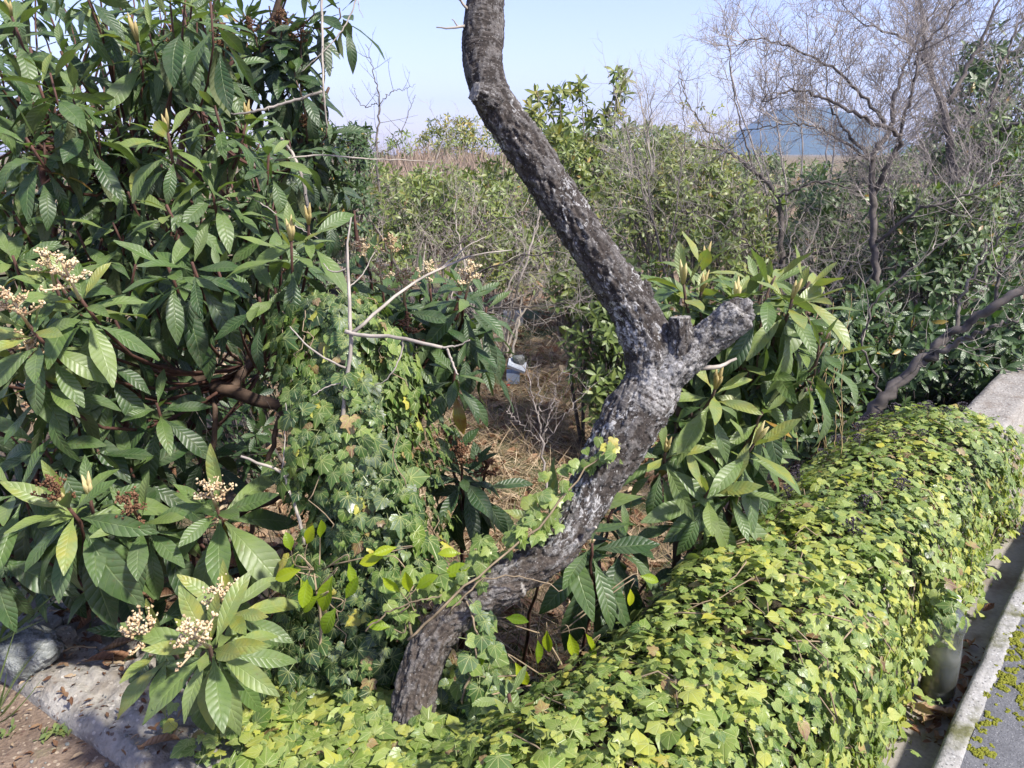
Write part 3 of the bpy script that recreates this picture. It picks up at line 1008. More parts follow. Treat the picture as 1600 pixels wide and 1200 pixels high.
def loquat(name, label, base, hubs, ros, group=None, fill=None, L=0.21, limit=300, stemmat='redstem', trunk_r=0.03, cat='loquat', base_tint=0.36):
    """ros rows: px, py, depth, n leaves, tint offset, droop, kind('', 'f' cream, 'b' brown flower, 'u' bud), axis tilt (x, y)"""
    T = thing(name, label, cat, base, group)
    hubpts = [Vector(h) for h in hubs]
    for i, h in enumerate(hubpts):
        mid = base.lerp(h, 0.5) + Vector((U(-.05, .05), U(-.05, .05), 0))
        P = spline([tuple(base - Vector((0, 0, 0.08))), tuple(mid), tuple(h), tuple(h + (h - mid) * 0.3)], 14)
        mb = MB()
        mb.tube([Vector(p) + rv(0.008) for p in P], [max(.003, trunk_r * (1.0 - 0.86 * k / 13)) for k in range(14)], 9)
        mb.build('trunk' if i == 0 else 'limb', M[stemmat], T)
    F = Foliage(T, LOQ_A, M['loquat'], limit=limit)
    for r in ros:
        px, py, d, n, ti, dr, kind = r[:7]
        tx, ty = r[7] if len(r) > 7 else (U(-.25, .25), U(-.6, -.1))
        LL = r[8] if len(r) > 8 else L
        tip = at(px, py, d)
        axis = Vector((tx, ty, 1)).normalized()
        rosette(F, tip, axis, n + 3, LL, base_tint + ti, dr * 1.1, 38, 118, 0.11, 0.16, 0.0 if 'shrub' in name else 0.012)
        hub = min(hubpts, key=lambda h: (h - tip).length + (1.0 if h.z > tip.z else 0))
        br_ = stem_between(T, tip, hub, axis, 0.004, 0.0065, M[stemmat])
        if 'f' in kind:
            place('flower_cluster', R.choice(FLOWERS), br_, tip + axis * 0.015, axis, U(0.7, 0.9), U(0.9, 1.15))
        if 'b' in kind:
            place('flower_cluster', R.choice(FLOWERS), br_, tip + axis * 0.01, axis, U(0.75, 1.0), U(0.15, 0.4))
        if 'u' in kind:
            place('leaf_bud', BUD, br_, tip + axis * 0.012, axis, U(0.9, 1.3), U(0.3, 0.9))
    if fill:
        for (x0, x1, y0, y1, d0, d1, cnt, ti) in fill:
            for _ in range(cnt):
                px, py, d = U(x0, x1), U(y0, y1), U(d0, d1)
                tip = at(px, py, d)
                axis = Vector((U(-.5, .5), U(-.6, .3), 1)).normalized()
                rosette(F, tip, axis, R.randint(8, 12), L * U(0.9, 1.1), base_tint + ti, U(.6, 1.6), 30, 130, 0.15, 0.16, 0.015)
                hub = min(hubpts, key=lambda h: (h - tip).length)
                stem_between(T, tip, hub + rv(.10), axis, 0.003, 0.005, M[stemmat])
    F.finish()
    return T

# big left tree
gA = Vector((-2.1, 3.1, -0.30))
loquat('loquat_tree', 'tall dense loquat tree with long glossy ribbed leaves reaching above the skyline', gA,
       [at(200, 560, 3.0), at(90, 420, 2.8), at(260, 380, 2.9), at(330, 200, 2.9), at(60, 200, 2.8), at(200, 250, 2.7), at(-80, 400, 2.9), at(400, 560, 2.9)],
       [(18, 25, 2.3, 9, .10, .3, 'u'), (95, 80, 2.3, 10, .05, .5, ''), (165, 30, 2.4, 9, .12, .4, ''), (214, 62, 2.3, 12, .14, .4, 'u', (0, -.3)), (280, 95, 2.5, 8, .05, .4, 'b'),
        (262, 205, 2.1, 14, .16, .45, 'u', (.05, -.25)), (335, 165, 2.2, 10, .1, .4, ''), (312, 25, 2.5, 10, .08, .4, ''), (120, 175, 2.3, 10, .14, .5, ''),
        (60, 130, 2.2, 8, .12, .9, ''), (40, 215, 2.1, 8, .0, 1.0, ''), (100, 255, 2.4, 9, .06, .6, ''), (180, 190, 2.4, 10, .02, .6, ''), (200, 300, 2.3, 10, .10, .9, ''),
        (260, 320, 2.1, 11, .12, .8, ''), (330, 290, 2.2, 10, .08, .5, ''), (385, 190, 2.3, 11, .06, .5, 'u'), (420, 235, 2.3, 9, .08, .5, ''), (400, 300, 2.4, 9, .0, .7, ''),
        (455, 375, 1.95, 9, .16, .6, 'u', (.1, -.3)), (482, 350, 2.0, 8, .16, .5, 'u'), (430, 330, 2.3, 8, .02, .6, ''), (80, 425, 1.85, 9, .1, .5, 'u'), (20, 400, 2.1, 10, .05, .7, ''),
        (122, 462, 1.75, 12, .24, .5, 'f', (.1, -.6)), (45, 508, 1.7, 13, .26, .55, 'f', (0, -.6)), (85, 445, 1.8, 7, .2, .4, 'f'), (10, 540, 1.8, 10, .22, .7, ''),
        (262, 415, 2.0, 9, -.02, 1.4, '', (.1, -.5), .19), (300, 410, 2.0, 9, -.04, 1.5, '', (.1, -.5), .19), (340, 420, 2.1, 8, -.06, 1.3, ''), (405, 465, 2.0, 6, .0, 1.5, '', (.1, -.4)),
        (430, 450, 2.05, 6, .05, 1.2, ''), (60, 580, 1.8, 10, .12, 1.0, 'f'), (150, 545, 2.0, 9, .0, 1.0, ''), (180, 500, 2.1, 9, .02, .8, ''), (20, 330, 2.2, 10, .05, .6, ''),
        (120, 360, 2.3, 10, .08, .6, ''), (200, 400, 2.4, 9, -.05, .7, ''), (-60, 120, 2.2, 12, .05, .5, ''), (-80, 330, 2.1, 12, .05, .5, ''), (-100, 520, 1.9, 12, .1, .6, 'f'), (350, 90, 2.7, 9, .0, .5, 'b')],
       fill=[(-200, 0, -60, 600, 2.0, 3.2, 30, -.02), (0, 330, -60, 470, 2.1, 2.6, 46, .0), (0, 330, -60, 470, 2.6, 3.6, 90, -.12), (0, 300, 440, 660, 2.3, 3.1, 36, -.12), (320, 470, 200, 430, 2.5, 3.4, 26, -.08)], trunk_r=0.035, L=0.155, base_tint=0.42)
# lower left shrub
gB = Vector((-1.55, 2.35, 0.0))
loquat('loquat_tree', 'low spreading loquat with dark drooping leaves and brown flower heads beside the rock', gB,
       [at(120, 900, 2.0), at(210, 800, 2.2), at(60, 760, 2.2), at(300, 860, 2.2), at(-60, 800, 2.2)],
       [(105, 790, 1.72, 16, .14, .75, 'ub', (0, -.55), .20), (140, 775, 1.8, 8, .12, .5, 'u'), (218, 812, 1.80, 14, .06, 1.0, 'b', (.05, -.6), .19), (338, 792, 1.85, 14, .14, .8, 'f', (.1, -.6), .21),
        (245, 630, 2.1, 11, .0, .8, '', (.2, -.5)), (60, 690, 1.9, 11, -.06, 1.1, '', (-.1, -.5), .20), (150, 700, 2.0, 11, -.08, 1.2, '', (.1, -.5), .20), (205, 730, 2.1, 10, -.1, 1.0, '', (.1, -.5), .19),
        (20, 760, 1.8, 10, .0, 1.1, '', (0, -.5), .20), (-40, 850, 1.75, 12, .05, .9, 'b'), (110, 640, 2.0, 10, -.05, .9, ''), (310, 700, 2.4, 9, -.12, .8, ''), (170, 880, 2.0, 10, -.1, .9, ''),
        (290, 905, 2.1, 10, -.12, .9, ''), (60, 860, 2.0, 10, -.08, .9, ''), (235, 975, 1.9, 7, -.12, .5, '')],
       fill=[(-150, 260, 640, 880, 1.95, 2.7, 40, -.10)], trunk_r=0.022, L=0.165, base_tint=0.39)
gC = on(330, 1080, 0.22)
loquat('loquat_shrub', 'small bright loquat shoot with cream flower heads growing over the concrete wall', gC,
       [at(335, 1080, 1.52), at(345, 1010, 1.62)],
       [(352, 948, 1.62, 18, .33, .45, 'f', (.15, -.7), .135), (322, 1008, 1.45, 24, .33, .8, 'f', (.02, -.75), .155), (248, 1008, 1.5, 11, .28, .9, 'f', (-.3, -.5), .14)], limit=300, trunk_r=0.014, stemmat='stem')
# tree with flowers in the middle
gD = Vector((-0.62, 2.75, -0.45))
loquat('loquat_tree', 'loquat tree with pale flower heads behind the ivy covered stump', gD,
       [at(640, 620, 2.6), at(600, 520, 2.6), at(700, 520, 2.6), at(560, 430, 2.7)],
       [(598, 452, 2.25, 12, .06, .6, 'f', (0, -.5), .15), (632, 470, 2.2, 9, .05, .7, 'f', (.1, -.5), .15), (672, 450, 2.3, 9, .02, .6, 'f'), (730, 455, 2.25, 12, .06, .8, 'f', (.2, -.4), .15),
        (612, 408, 2.4, 8, .02, .5, 'f'), (572, 410, 2.4, 8, .0, .5, 'f'), (640, 545, 2.25, 9, .04, 1.3, 'b', (0, -.5), .155), (690, 500, 2.3, 11, -.04, .9, '', (.2, -.4), .15),
        (735, 520, 2.3, 10, -.08, 1.2, '', (.2, -.3), .15), (712, 575, 2.2, 12, -.05, 1.0, '', (.1, -.5), .15), (760, 480, 2.4, 9, -.08, 1.0, '', (.2, -.3), .15), (575, 500, 2.4, 9, -.08, .9, ''), (540, 440, 2.5, 9, -.05, .6, '')],
       fill=[(540, 760, 430, 590, 2.4, 2.9, 26, -.08)], L=0.145, trunk_r=0.025)
gE = Vector((-0.20, 2.55, -0.42))
loquat('loquat_shrub', 'dark bluish loquat shoot with brown flower heads between stump and trunk', gE, [at(725, 800, 2.3)],
       [(722, 735, 2.15, 16, -.10, 1.1, 'b', (0, -.4), .17), (755, 755, 2.25, 11, -.12, 1.1, 'b', (.15, -.4), .17), (705, 705, 2.3, 8, -.1, .8, 'b', (0, -.4), .15)], trunk_r=0.012, base_tint=0.28)
# right tree behind the trunk
gF = on(1045, 990, -0.3)
gF = Vector((0.55, 2.05, -0.30))
loquat('loquat_tree', 'bright green loquat with pale upright buds right behind the sawn stubs', gF,
       [at(1075, 860, 2.1), at(1110, 740, 2.15), at(1150, 560, 2.2), at(1230, 560, 2.2), at(1060, 660, 2.2)],
       [(1068, 442, 2.05, 10, .20, .25, 'u', (-.1, -.2), .17), (1100, 412, 2.2, 9, .22, .3, 'u', (.1, -.1), .165), (1095, 455, 2.1, 9, .18, .3, 'u'), (1150, 470, 2.1, 9, .16, .3, 'u', (0, -.2)),
        (1238, 465, 2.0, 13, .20, .55, 'u', (.1, -.4), .17), (1265, 440, 2.1, 8, .24, .4, '', (.3, -.2), .17), (1190, 440, 2.2, 10, .18, .35, '', (0, -.2), .17), (1210, 520, 2.1, 10, .05, 1.0, '', (.1, -.4)),
        (1160, 560, 2.1, 9, .05, 1.1, '', (0, -.5)), (1255, 530, 2.1, 8, .12, 1.2, '', (.4, -.2)), (1118, 605, 1.95, 10, .20, .6, 'u', (0, -.5), .17), (1195, 640, 2.05, 9, .10, .8, '', (.1, -.4), .15),
        (1180, 690, 2.0, 9, .18, .5, 'u', (.3, -.4), .17), (1040, 705, 1.95, 11, .17, .8, 'u', (0, -.6), .16), (1110, 765, 1.95, 9, .16, 1.2, '', (.1, -.5), .17), (1150, 760, 2.0, 9, .10, 1.1, '', (.2, -.4), .17),
        (1080, 640, 2.1, 9, .08, .8, '', (-.1, -.4), .17), (1060, 560, 2.3, 8, .08, .8, ''), (1120, 680, 2.1, 9, .02, .9, '')],
       fill=[(1060, 1290, 430, 540, 2.0, 2.4, 20, .08), (1060, 1260, 460, 720, 2.1, 2.5, 26, -.02)], trunk_r=0.02, stemmat='stem', L=0.155, base_tint=0.47)
loquat('loquat_sapling', 'young loquat with broad pale leaves peeping over the top of the leaning trunk', Vector((0.03, 2.1, -0.35)), [at(850, 880, 1.95)],
       [(852, 812, 1.85, 6, .30, .15, '', (-.9, -.3), .19)], trunk_r=0.008)
loquat('loquat_sapling', 'dark loquat sapling with hanging leaves under the leaning trunk', Vector((0.25, 2.0, -0.40)), [at(935, 930, 1.95)],
       [(925, 850, 1.85, 9, -.02, 1.7, '', (0, -.4), .22), (985, 842, 2.0, 9, -.06, .7, '', (.4, -.3), .19), (1010, 910, 2.1, 8, -.12, .8, '', (.2, -.3), .17), (960, 790, 2.2, 7, -.05, .8, '', (.3, -.3), .17)], trunk_r=0.009, base_tint=0.30)
loquat('loquat_sapling', 'small upright sapling rosette in the ivy at the foot of the trunk', Vector((0.02, 1.48, -0.25)), [at(815, 1170, 1.5)],
       [(812, 1130, 1.45, 12, .25, .3, '', (0, -.6), .085), (795, 1085, 1.5, 8, .15, .5, '', (0, -.4), .08), (840, 1180, 1.45, 8, .1, .6, '', (0, -.4), .1)], trunk_r=0.005)
# crown overhanging from the left, further back; silhouette painted in by darker tints
loquat('loquat_tree', 'loquat crown tinted dark as a silhouette on a leaning bough against the open sky', Vector((-2.4, 4.6, -0.45)),
       [at(330, 70, 3.9), at(430, 20, 3.9), at(280, 260, 4.1), at(470, 230, 4.0)],
       [(400, 60, 3.8, 12, -.2, .9, 'b'), (440, 50, 3.8, 12, -.2, .9, 'b'), (470, 75, 3.8, 12, -.2, .8, 'b'), (430, 95, 3.8, 12, -.22, 1.0, ''), (460, 110, 3.8, 12, -.22, 1.0, ''), (380, 20, 3.9, 10, -.15, .8, ''),
        (490, 10, 3.8, 8, -.1, .8, ''), (340, 110, 3.9, 10, -.2, .8, ''), (480, 210, 3.9, 10, -.18, .6, 'b'), (510, 200, 3.9, 10, -.18, .6, ''), (455, 235, 3.9, 10, -.2, .6, ''), (530, 12, 3.9, 6, -.12, 1, '')],
       fill=[(300, 480, -10, 140, 3.7, 4.2, 30, -.2), (430, 530, 200, 330, 3.9, 4.3, 10, -.2)], trunk_r=0.05, stemmat='stem', limit=220)

# ------------------------------------------------------------------ ivy
SUNV = TOSUN.normalized()
def ivy_leaf(F, p, nrm, size, tint, hang=0.6, jit=0.55):
    nn = (nrm + rv(jit) + Vector((0, 0, 0.25))).normalized()
    down = Vector((0, 0, -1)) * hang + rv(0.75)
    d = down - nn * down.dot(nn)
    if d.length < 0.05:
        d = nn.orthogonal()
    F.add(p, d, nn, size, tint, None, U(0.88, 1.12))

def ivy_tint(bright):
    t = bright + 0.07 + R.gauss(0, 0.16)
    x = U(0, 1)
    if x < 0.022:
        return U(0.80, 0.88)
    if x < 0.045:
        return U(0.93, 1.0)
    return clamp(t, 0.05, 0.78)

def ivy_size():
    x = U(0, 1)
    return U(0.015, 0.030) if x < .62 else (U(0.030, 0.044) if x < .93 else U(0.044, 0.062))

def ivy_runners(parent, starts, surf, n, r=0.0016, mat='vine', L=(0.15, 0.5)):
    for _ in range(n):
        u, v = starts()
        pts = []
        a = U(0, 6.28)
        step = U(*L) / 7
        for k in range(8):
            p, nn = surf(u, v)
            pts.append(p + nn * U(-0.005, 0.03))
            a += U(-.6, .6)
            u += math.cos(a) * step
            v += math.sin(a) * step
        mb = MB()
        mb.tube(pts, [r * 1.2] * 4 + [r] * 4, 4)
        mb.build('runner', M[mat], parent)

# hedge over the right wall; cross section as polyline in (n, z)
CS = [(0.350, -0.02), (0.345, 0.12), (0.350, 0.26), (0.385, 0.37), (0.46, 0.44), (0.60, 0.475), (0.74, 0.455), (0.85, 0.36), (0.93, 0.18), (0.98, -0.10), (1.0, -0.35)]
CSL = np.concatenate([[0], np.cumsum(np.linalg.norm(np.diff(np.array(CS), axis=0), axis=1))])
def hedge(s, q):
    """q in metres along the section"""
    q = clamp(q, 0, CSL[-1] - 1e-6)
    k = int(np.searchsorted(CSL, q, side='right')) - 1
    f = (q - CSL[k]) / (CSL[k + 1] - CSL[k])
    n = CS[k][0] * (1 - f) + CS[k + 1][0] * f
    z = CS[k][1] * (1 - f) + CS[k + 1][1] * f
    t = Vector((CS[k + 1][0] - CS[k][0], CS[k + 1][1] - CS[k][1])).normalized()
    nrm = ND * (-t.y) + Vector((0, 0, t.x))
    p = sn(s, n, z)
    lump = 0.05 * nz3(p, 2.4) + 0.035 * nz3(p, 6.0, 3) + 0.02 * nz3(p, 14, 8)
    far = clamp((s - 3.5) / 1.0, 0, 1)
    if 0.44 < n < 0.85:
        lump -= 0.03 * far
    p = p + nrm * lump
    # the hedge sinks and narrows at its near end
    e = clamp((s - 0.45) / 0.45, 0, 1)
    p.z = p.z * (0.85 + 0.15 * e)
    if s > 3.3:
        p.z -= 0.10 * clamp((s - 3.3) / .4, 0, 1) ** 2
    return p, nrm.normalized()
HB = sn(2.2, 0.62, 0)
IH = thing('ivy_hedge', 'thick yellow green ivy smothering the low wall beside the gutter', 'ivy', HB)
# woody mass inside
mb = MB()
su = lin(0.40, 3.72, 120)
qs = lin(0, CSL[-1], 26)
for s in su:
    for q in qs:
        p, nn = hedge(s, q)
        mb.v.append(p - nn * (0.055 + 0.02 * nz3(p, 15)))
for i in range(len(su) - 1):
    for j in range(25):
        k = i * 26 + j
        mb.f.append((k, k + 1, k + 27, k + 26))
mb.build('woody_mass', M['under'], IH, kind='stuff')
F = Foliage(IH, IVY_A, M['ivy'], limit=300)
cnt = 0
for i in range(34000):
    s = 0.35 + 3.42 * (U(0, 1) ** 1.25)
    q = U(0.0, CSL[-1])
    p, nn = hedge(s, q)
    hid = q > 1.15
    if hid and U(0, 1) < 0.6:
        continue
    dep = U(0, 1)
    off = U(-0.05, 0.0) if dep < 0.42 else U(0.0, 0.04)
    if U(0, 1) < .03:
        off += U(.02, .05)
    if s > 3.5 and U(0, 1) < (s - 3.5) / .3:
        continue
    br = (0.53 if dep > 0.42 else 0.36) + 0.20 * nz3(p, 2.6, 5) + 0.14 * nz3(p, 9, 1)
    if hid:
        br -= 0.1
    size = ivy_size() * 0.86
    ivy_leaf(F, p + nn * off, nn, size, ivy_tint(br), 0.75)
for _ in range(16):
    c_ = sn(2.10 + R.gauss(0, .03), 0.285 + U(-.03, .05), U(.27, .36))
    ivy_leaf(F, c_, -ND * .6 - UD * .5 + Vector((0, 0, .5)), U(.026, .045), ivy_tint(.5), .9)
for _ in range(30):   # ivy draped over the bottle's neck
    c_ = sn(2.165 + R.gauss(0, .035), 0.31 + U(-.035, .06), U(.26, .37))
    ivy_leaf(F, c_, -ND * .8 + Vector((0, 0, .5)), U(.026, .045), ivy_tint(.5), .9)
for i in range(60):   # stray shoots reaching over the gutter
    s = U(0.9, 3.5)
    base = sn(s, 0.34, U(0.02, 0.3))
    for k in range(3):
        p = base + ND * (-0.02 - 0.028 * k * U(.5, 1.5)) + rv(0.012)
        p.z = max(0.02, p.z)
        if U(0, 1) < .5:
            ivy_leaf(F, p, -ND * 0.5 + Vector((0, 0, .7)), U(0.022, 0.038), ivy_tint(0.6), 0.5)
F.finish()
ivy_runners(IH, lambda: (U(0.5, 3.5), U(0.2, 1.2)), hedge, 110)
# dark berry heads standing on the ivy
def berry_mesh(seed):
    rr = random.Random(seed)
    mb = MB()
    for i in range(22):
        a, b = rr.uniform(0, 6.28), rr.uniform(0.1, 1.5)
        e = Vector((math.cos(a) * math.sin(b), math.sin(a) * math.sin(b), math.cos(b))) * 0.026
        mb.tube([(0, 0, -0.01), e], 0.0006, 3, False)
        r = 0.0034
        vs = [e + Vector(x) * r for x in ((0, 0, 1), (1, 0, 0), (0, 1, 0), (-1, 0, 0), (0, -1, 0), (0, 0, -1))]
        mb.add(vs, [(0, 1, 2), (0, 2, 3), (0, 3, 4), (0, 4, 1), (5, 2, 1), (5, 3, 2), (5, 4, 3), (5, 1, 4)])
    mb.tube([(0, 0, -0.06), (0, 0, -0.01)], 0.0012, 4)
    return mb.mesh('berry_head', simple('dark ivy berry', (0.045, 0.035, 0.045), 0.5, var=0.5))
BER = [berry_mesh(1), berry_mesh(2)]
for i in range(34):
    s = U(2.0, 3.9)
    p, nn = hedge(s, U(0.55, 1.0))
    place('berry_head', R.choice(BER), IH, p + nn * 0.035, (nn + Vector((0, 0, 1)) + rv(.3)).normalized(), U(0.8, 1.3), 0)

# ivy mat over the corner and left wall end
def mat_surf(s, m):
    """s along left wall (away from the corner), m across"""
    t = clamp((s - 0.1) / 1.1, 0, 1)
    z = 0.44 * (1 - t) + 0.27 * t
    f = clamp((m - 1.0) / 0.22, 0, 1)
    z = z - 0.32 * f * f - 0.02 * t
    g = clamp((0.80 - m) / 0.12, 0, 1)
    z -= 0.2 * g * g
    p = lm(s, m, z)
    p.z += 0.04 * nz3(p, 3.4, 2) + 0.03 * nz3(p, 8, 6)
    sl = (0.64 * f / 0.22) if m > 1.0 else 0
    return p, (Vector((0, 0, 1)) + MD * sl * 0.5 - MD * g * 0.6).normalized()
IM = thing('ivy_mat', 'low mat of pale green ivy creeping round the wall corner below the trunk', 'ivy', lm(0.4, 0.95, 0.2))
mb = MB()
for i in range(40):
    for j in range(20):
        p, nn = mat_surf(-0.45 + 1.62 * i / 39, 0.80 + 0.44 * j / 19)
        mb.v.append(p - Vector((0, 0, 0.06)))
for i in range(39):
    for j in range(19):
        k = i * 20 + j
        mb.f.append((k, k + 20, k + 21, k + 1))
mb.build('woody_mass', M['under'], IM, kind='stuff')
F = Foliage(IM, IVY_A, M['ivy'], limit=300)
for i in range(9500):
    s, m = U(-0.5, 1.45), U(0.76, 1.24)
    edge = clamp((s - 1.12 - (m - .8) * .5) / 0.22, 0, 1)
    if U(0, 1) < edge * 0.93:
        continue
    p, nn = mat_surf(s, m)
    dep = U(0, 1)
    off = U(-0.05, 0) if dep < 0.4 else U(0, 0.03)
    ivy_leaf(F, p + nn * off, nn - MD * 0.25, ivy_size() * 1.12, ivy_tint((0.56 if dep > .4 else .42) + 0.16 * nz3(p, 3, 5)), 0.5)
F.finish()
ivy_runners(IM, lambda: (U(-0.4, 1.0), U(0.85, 1.15)), mat_surf, 30)

# ivy clad stump
SB = Vector((-0.52, 2.02, -0.2))
ST = thing('ivy_stump', 'old dead tree stump wrapped in dark and light ivy', 'stump', SB)
stump_c = [(560, 1060, 1.95, 0.20), (560, 960, 1.95, 0.19), (570, 860, 1.98, 0.19), (570, 760, 2.0, 0.20), (565, 660, 2.02, 0.19), (545, 570, 2.03, 0.16), (525, 500, 2.04, 0.125), (515, 460, 2.05, 0.10)]
SP, SR = pxcurve(stump_c, 40)
mb = MB()
mb.tube([p + rv(0.01) for p in SP], [r * 0.45 for r in SR], 14)
mb.build('trunk', M['under'], ST)
F = Foliage(ST, IVY_A, M['ivy'], limit=300)
for i in range(5600):
    k = U(0, 1) ** 0.9 * 38
    i0 = int(k)
    f = k - i0
    c = SP[i0].lerp(SP[i0 + 1], f)
    r = SR[i0] * (1 - f) + SR[i0 + 1] * f
    a = U(0, 6.28)
    if math.sin(a) > 0.3 and U(0, 1) < .7:
        a = -a
    e = Vector((math.cos(a), math.sin(a), 0))
    lump = 1 + 0.75 * noise.noise(Vector((e.x * 1.9, e.y * 1.9, c.z * 7)))
    p = c + e * r * lump * U(0.62, 1.1) + Vector((0, 0, U(-.03, .03)))
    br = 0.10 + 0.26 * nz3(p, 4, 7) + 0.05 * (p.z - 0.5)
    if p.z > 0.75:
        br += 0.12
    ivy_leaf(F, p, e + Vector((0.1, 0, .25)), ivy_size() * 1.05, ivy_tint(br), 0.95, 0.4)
F.finish()
def stump_surf(u, v):
    k = clamp(v, 0, 38.9)
    i0 = int(k)
    c = SP[i0].lerp(SP[i0 + 1], k - i0)
    e = Vector((math.cos(u), math.sin(u), 0))
    return c + e * SR[i0] * 1.05, e
for _ in range(22):
    u, v = U(3.4, 6.0), U(3, 36)
    pts = []
    for k in range(8):
        p, e = stump_surf(u, v)
        pts.append(p + rv(0.01) + e * 0.01)
        u += U(-.12, .12)
        v += U(0.2, 1.1)
    mb = MB()
    mb.tube(pts, 0.0016, 4)
    mb.build('runner', M['vine'], ST)

# ivy on the ground under the stump; shade painted in by darker leaf tints
DI = thing('ivy_patch', 'ivy with shade tinted into its leaves covering the ground between stump and trunk foot', 'ivy', Vector((-0.45, 1.6, 0.05)))
F = Foliage(DI, IVY_A, M['ivy'], limit=300)
def dark_surf(x, y):
    z = max(gh(x, y) + 0.08 if MD.x * x + MD.y * y > 1.0 else -.3, (0.28 if MD.x * x + MD.y * y > 1.0 else 0.1) - 0.55 * max(0, y - 1.35)) + 0.05 * noise.noise(Vector((x * 5, y * 5, 1)))
    return Vector((x, y, z)), Vector((0, -0.35, 1)).normalized()
mb = MB()
for i in range(30):
    for j in range(24):
        p, nn = dark_surf(-0.95 + 0.95 * i / 29, 1.22 + 0.8 * j / 23)
        mb.v.append(p - Vector((0, 0, 0.06)))
for i in range(29):
    for j in range(23):
        k = i * 24 + j
        mb.f.append((k, k + 24, k + 25, k + 1))
mb.build('woody_mass', M['under'], DI, kind='stuff')
for i in range(3200):
    x, y = U(-1.0, 0.0), U(1.22, 2.05)
    if MD.x * x + MD.y * y < 1.02:
        continue
    p, nn = dark_surf(x, y)
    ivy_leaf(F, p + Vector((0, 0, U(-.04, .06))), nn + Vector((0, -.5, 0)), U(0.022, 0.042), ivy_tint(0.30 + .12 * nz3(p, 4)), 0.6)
F.finish()

# ivy climbing the leaning trunk
CI = thing('climbing_ivy', 'ivy shoots climbing the leaning trunk up to the fork', 'ivy', at(690, 1010, 1.58))
F = Foliage(CI, IVY_A, M['ivy'], limit=300)
path = [(690, 918, 1.64), (730, 886, 1.64), (770, 857, 1.65), (808, 833, 1.66), (838, 812, 1.66), (852, 782, 1.67), (872, 755, 1.67), (905, 728, 1.67), (930, 712, 1.67), (952, 697, 1.68)]
for (px, py, d) in path:
    n = 17 if px < 860 else 7
    for _ in range(n):
        p = at(px + R.gauss(0, 14), py + R.gauss(0, 11), d + U(-.04, .03))
        ivy_leaf(F, p, Vector((-0.25, -0.75, 0.45)), U(0.022, 0.038), clamp(R.gauss(0.56, .09), .2, .84), 0.7, 0.4)
for _ in range(5):
    p = at(962 + U(-14, 8), 690 + U(-8, 14), 1.66)
    ivy_leaf(F, p, Vector((0, -1, .3)), U(0.022, .03), U(.7, .88), 0.8, .3)
for _ in range(110):
    px, py = U(708, 785), U(940, 1110)
    if px < 735 - (py - 940) * 0.16 or px > 775 - abs(py - 1020) * .15:
        continue
    ivy_leaf(F, at(px, py, 1.62 + U(-.04, .1)), Vector((0.2, -0.8, 0.4)), U(0.026, 0.048), clamp(R.gauss(0.36, .12), .1, .75), 0.9, 0.4)
for _ in range(80):
    px, py = U(590, 690), U(885, 985)
    if px > 640 and py > 930:
        continue
    ivy_leaf(F, at(px, py, 1.66 + U(-.04, .1)), Vector((-0.1, -0.7, 0.5)), U(0.024, 0.042), clamp(R.gauss(0.52, .14), .1, .85), 0.8, 0.4)
F.finish()
for c in ([(640, 1000, 1.6, .003), (690, 950, 1.59, .003), (760, 890, 1.6, .0025), (850, 815, 1.63, .0025), (905, 745, 1.65, .002), (958, 695, 1.66, .0012)],
          [(700, 960, 1.6, .002), (760, 905, 1.6, .0018), (830, 905, 1.6, .0015), (880, 925, 1.6, .001)],
          [(570, 985, 1.62, .002), (620, 950, 1.61, .002), (690, 930, 1.6, .0015)], [(720, 1100, 1.6, .003), (745, 1010, 1.6, .0025), (730, 940, 1.6, .002)]):
    P, rr = pxcurve(c, 20, 0.004)
    mb = MB()
    mb.tube(P, rr, 5)
    mb.build('runner', M['vine'], CI)

# ------------------------------------------------------------------ citrus suckers with yellow green leaves
def citrus(label, base, spots, L=0.085):
    T = thing('citrus_sucker', label, 'citrus shoot', base)
    F = Foliage(T, CIT_A, M['citrus'])
    cx = [sum(q[i] for q in spots) / len(spots) for i in range(3)]
    hubs = []
    for f_ in (.3, .6, .9):
        hubs.append(base.lerp(at(cx[0], cx[1], cx[2] + .06), f_) + rv(.02))
    mb = MB()
    S_ = spline([tuple(base - Vector((0, 0, .05)))] + [tuple(h_) for h_ in hubs], 14)
    mb.tube([Vector(q_) for q_ in S_], [.004 - .00015 * q_ for q_ in range(14)], 6)
    mb.build('main_stem', M['vine'], T)
    for px, py, d, ang, sz, ti in spots:
        p = at(px, py, d)
        a = math.radians(ang)
        dv = Vector((math.cos(a), U(-.35, .1), math.sin(a)))
        F.add(p, dv, Vector((U(-.5, .6), -0.6, 0.65)), sz * U(.7, .95), ti * U(.6, 1), None, U(.9, 1.15))
        hub = min(hubs, key=lambda h: (h - p).length)
        mb = MB()
        hub = hub.lerp(p, .25) + rv(.015)
        mid = p - dv.normalized() * 0.03 + Vector((0, 0, -.01))
        Q = spline([tuple(p), tuple(mid), tuple(hub)], 8)
        mb.tube([Vector(q) for q in Q], [.001, .001, .0012, .0014, .0016, .0018, .002, .002], 5)
        mb.build('stem', M['vine'], T)
    F.finish()
citrus('shoot with yellow green pointed leaves growing out of the ivy stump', at(495, 1010, 1.72),
       [(470, 890, 1.7, 200, .075, .7), (455, 860, 1.75, 100, .06, .6), (460, 880, 1.72, 250, .05, .5), (480, 850, 1.72, 70, .07, .8), (500, 840, 1.72, 80, .08, .6), (480, 905, 1.7, 260, .08, .85),
        (520, 900, 1.7, 250, .10, .55), (545, 880, 1.7, 280, .075, .7), (500, 930, 1.7, 225, .07, .6), (540, 935, 1.7, 60, .07, .5), (470, 905, 1.72, 300, .06, .7), (525, 950, 1.7, 240, .08, .3), (620, 855, 1.7, 190, .075, .85)])
